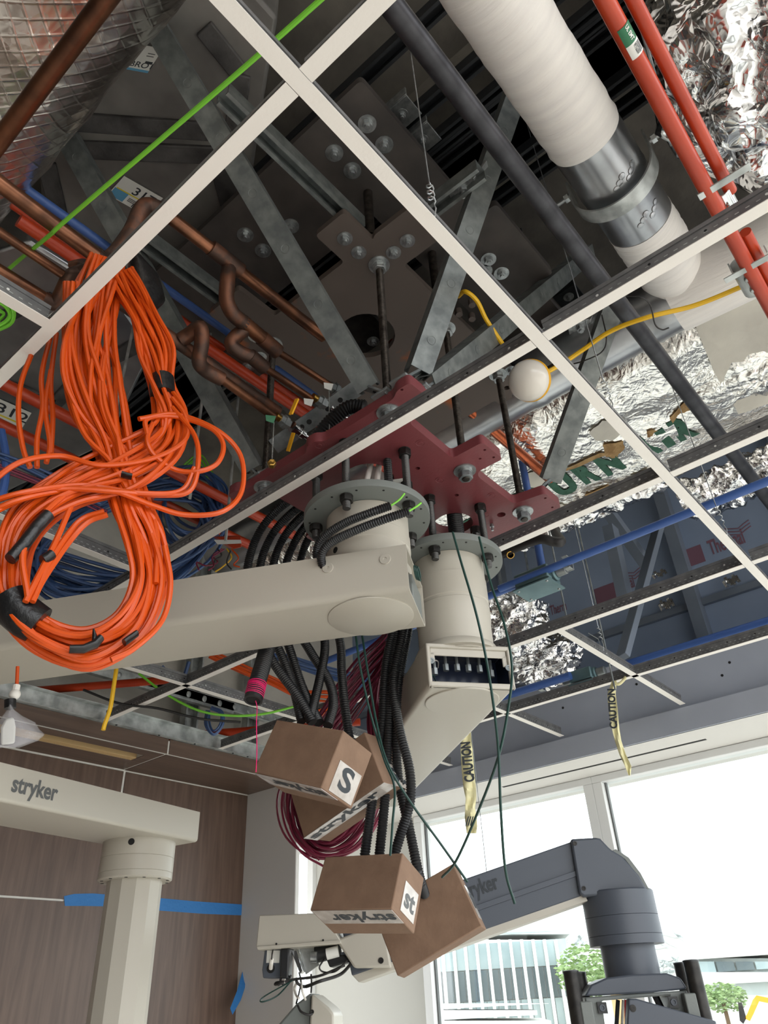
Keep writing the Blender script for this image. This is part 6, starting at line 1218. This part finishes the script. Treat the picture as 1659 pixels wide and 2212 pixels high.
wallbox(E2, n2_, 1180, 1490, 1990, 2500, 10, 'wall', 'facade_white', M1)
rs = random.Random(9)
for k in range(46):
    cx_ = rs.choice((1215, 1245, 1410, 1440, 1465)); x = cx_ + rs.uniform(-22, 22); y = rs.uniform(2010, 2105); an = rs.uniform(-1, 1); a = E2(x, y, -.1); uu = n2_.cross(UZ) * math.cos(an) + UZ * math.sin(an); ww = n2_.cross(uu); q = MB()
    q.prism([a - uu * .8, a - ww * .13, a + uu * .8, a + ww * .13], n2_ * .05); q.build('leaf_motif', 'facade_panel', M1)
E3, n3_ = extplane(1560, 46)
W1 = thing('white_building', E3(1560, 2260), 'plain white building with a window strip at the right edge', 'building')
wallbox(E3, n3_, 1462, 1900, 1938, 2075, 10, 'upper_wall', 'facade_white', W1); wallbox(E3, n3_, 1490, 1900, 2100, 2130, 10, 'spandrel', 'facade_white', W1); wallbox(E3, n3_, 1495, 1900, 2150, 2500, 10, 'lower_wall', 'facade_white', W1)
q = MB(); a, c_ = E3(1500, 2070, .6), E3(1900, 2070, .6); z1 = E3(1560, 2160, .6).z; q.prism([a, c_, V(c_.x, c_.y, z1), V(a.x, a.y, z1)], n3_ * 6); q.build('recess', 'facade_panel', W1)
for i in range(9):
    xa = 1504 + i * 42; a, c_ = E3(xa, 2077, .3), E3(xa + 38, 2077, .3); z1 = E3(1560, 2099, .3).z; q = MB(); q.prism([a, c_, V(c_.x, c_.y, z1), V(a.x, a.y, z1)], n3_ * .2); q.build('window', 'facade_dark' if i % 3 else 'facade_glass', W1)
E4, n4_ = extplane(1060, 30)
T1 = thing('roof_terrace', E4(1060, 2260), 'white flat roof parapet in front of the glass building', 'building'); wallbox(E4, n4_, 915, 1185, 2168, 2182, 6, 'parapet', 'facade_white', T1); wallbox(E4, n4_, 925, 1160, 2182, 2205, 5, 'parapet_face', 'facade_panel', T1); wallbox(E4, n4_, 915, 1190, 2205, 2400, 6, 'wall', 'facade_white', T1)
def tree(x, y, D, rad, label, seed, hpx):
    rs_ = random.Random(seed); c_ = PH(x, y, D); t = thing('tree', V(c_.x, c_.y, GZ), label, 'tree', 'trees outside'); q = MB(); q.cyl(V(c_.x, c_.y, GZ), c_, .15, .08, 8); q.build('trunk', 'bark', t)
    q = MB()
    for k in range(900):
        d_ = V(rs_.gauss(0, 1), rs_.gauss(0, 1), rs_.gauss(0, .8)); d_ = d_.normalized() * rad * rs_.random() ** .4; p = c_ + V(d_.x, d_.y, d_.z * hpx); a = V(rs_.gauss(0, 1), rs_.gauss(0, 1), rs_.gauss(0, 1)).normalized(); u_, w_ = perp(a); s = rad * rs_.uniform(.07, .13)
        q.add([p - u_ * s, p - w_ * s * .45 + a * s * .1, p + u_ * s, p + w_ * s * .45], [(0, 1, 2, 3)])
    o = q.build('crown', 'leaf', t, 0); o['kind'] = 'stuff'
tree(1262, 2100, 36, 1.15, 'bright green tree left of the pendant column', 71, .9); tree(1560, 2155, 38, .95, 'dark shrub in front of the white building', 72, .55)
EX = thing('excavator_arm', PH(1620, 2190, 34), 'orange excavator arm at the right edge outside', 'machine')
E5, n5_ = extplane(1630, 34)
q = MB(); q.prism([E5(x, y) for x, y in ((1608, 2200), (1614, 2190), (1626, 2160), (1634, 2150), (1720, 2168), (1720, 2180), (1640, 2163), (1628, 2190), (1620, 2206))], n5_ * .5); q.build('boom', 'excavator', EX)
q = MB(); q.prism([E5(x, y) for x, y in ((1594, 2166), (1602, 2165), (1612, 2200), (1606, 2212), (1598, 2205))], n5_ * .5); q.build('bucket', 'black_oxide', EX)
q = MB(); q.cyl(PH(1305, 2010, 20) , V(*PH(1305, 2010, 20)[:2], GZ), .12, n=10); tag(q.build('timber_post', 'blond_wood'), 'pale timber post standing behind the pendant column', 'post')
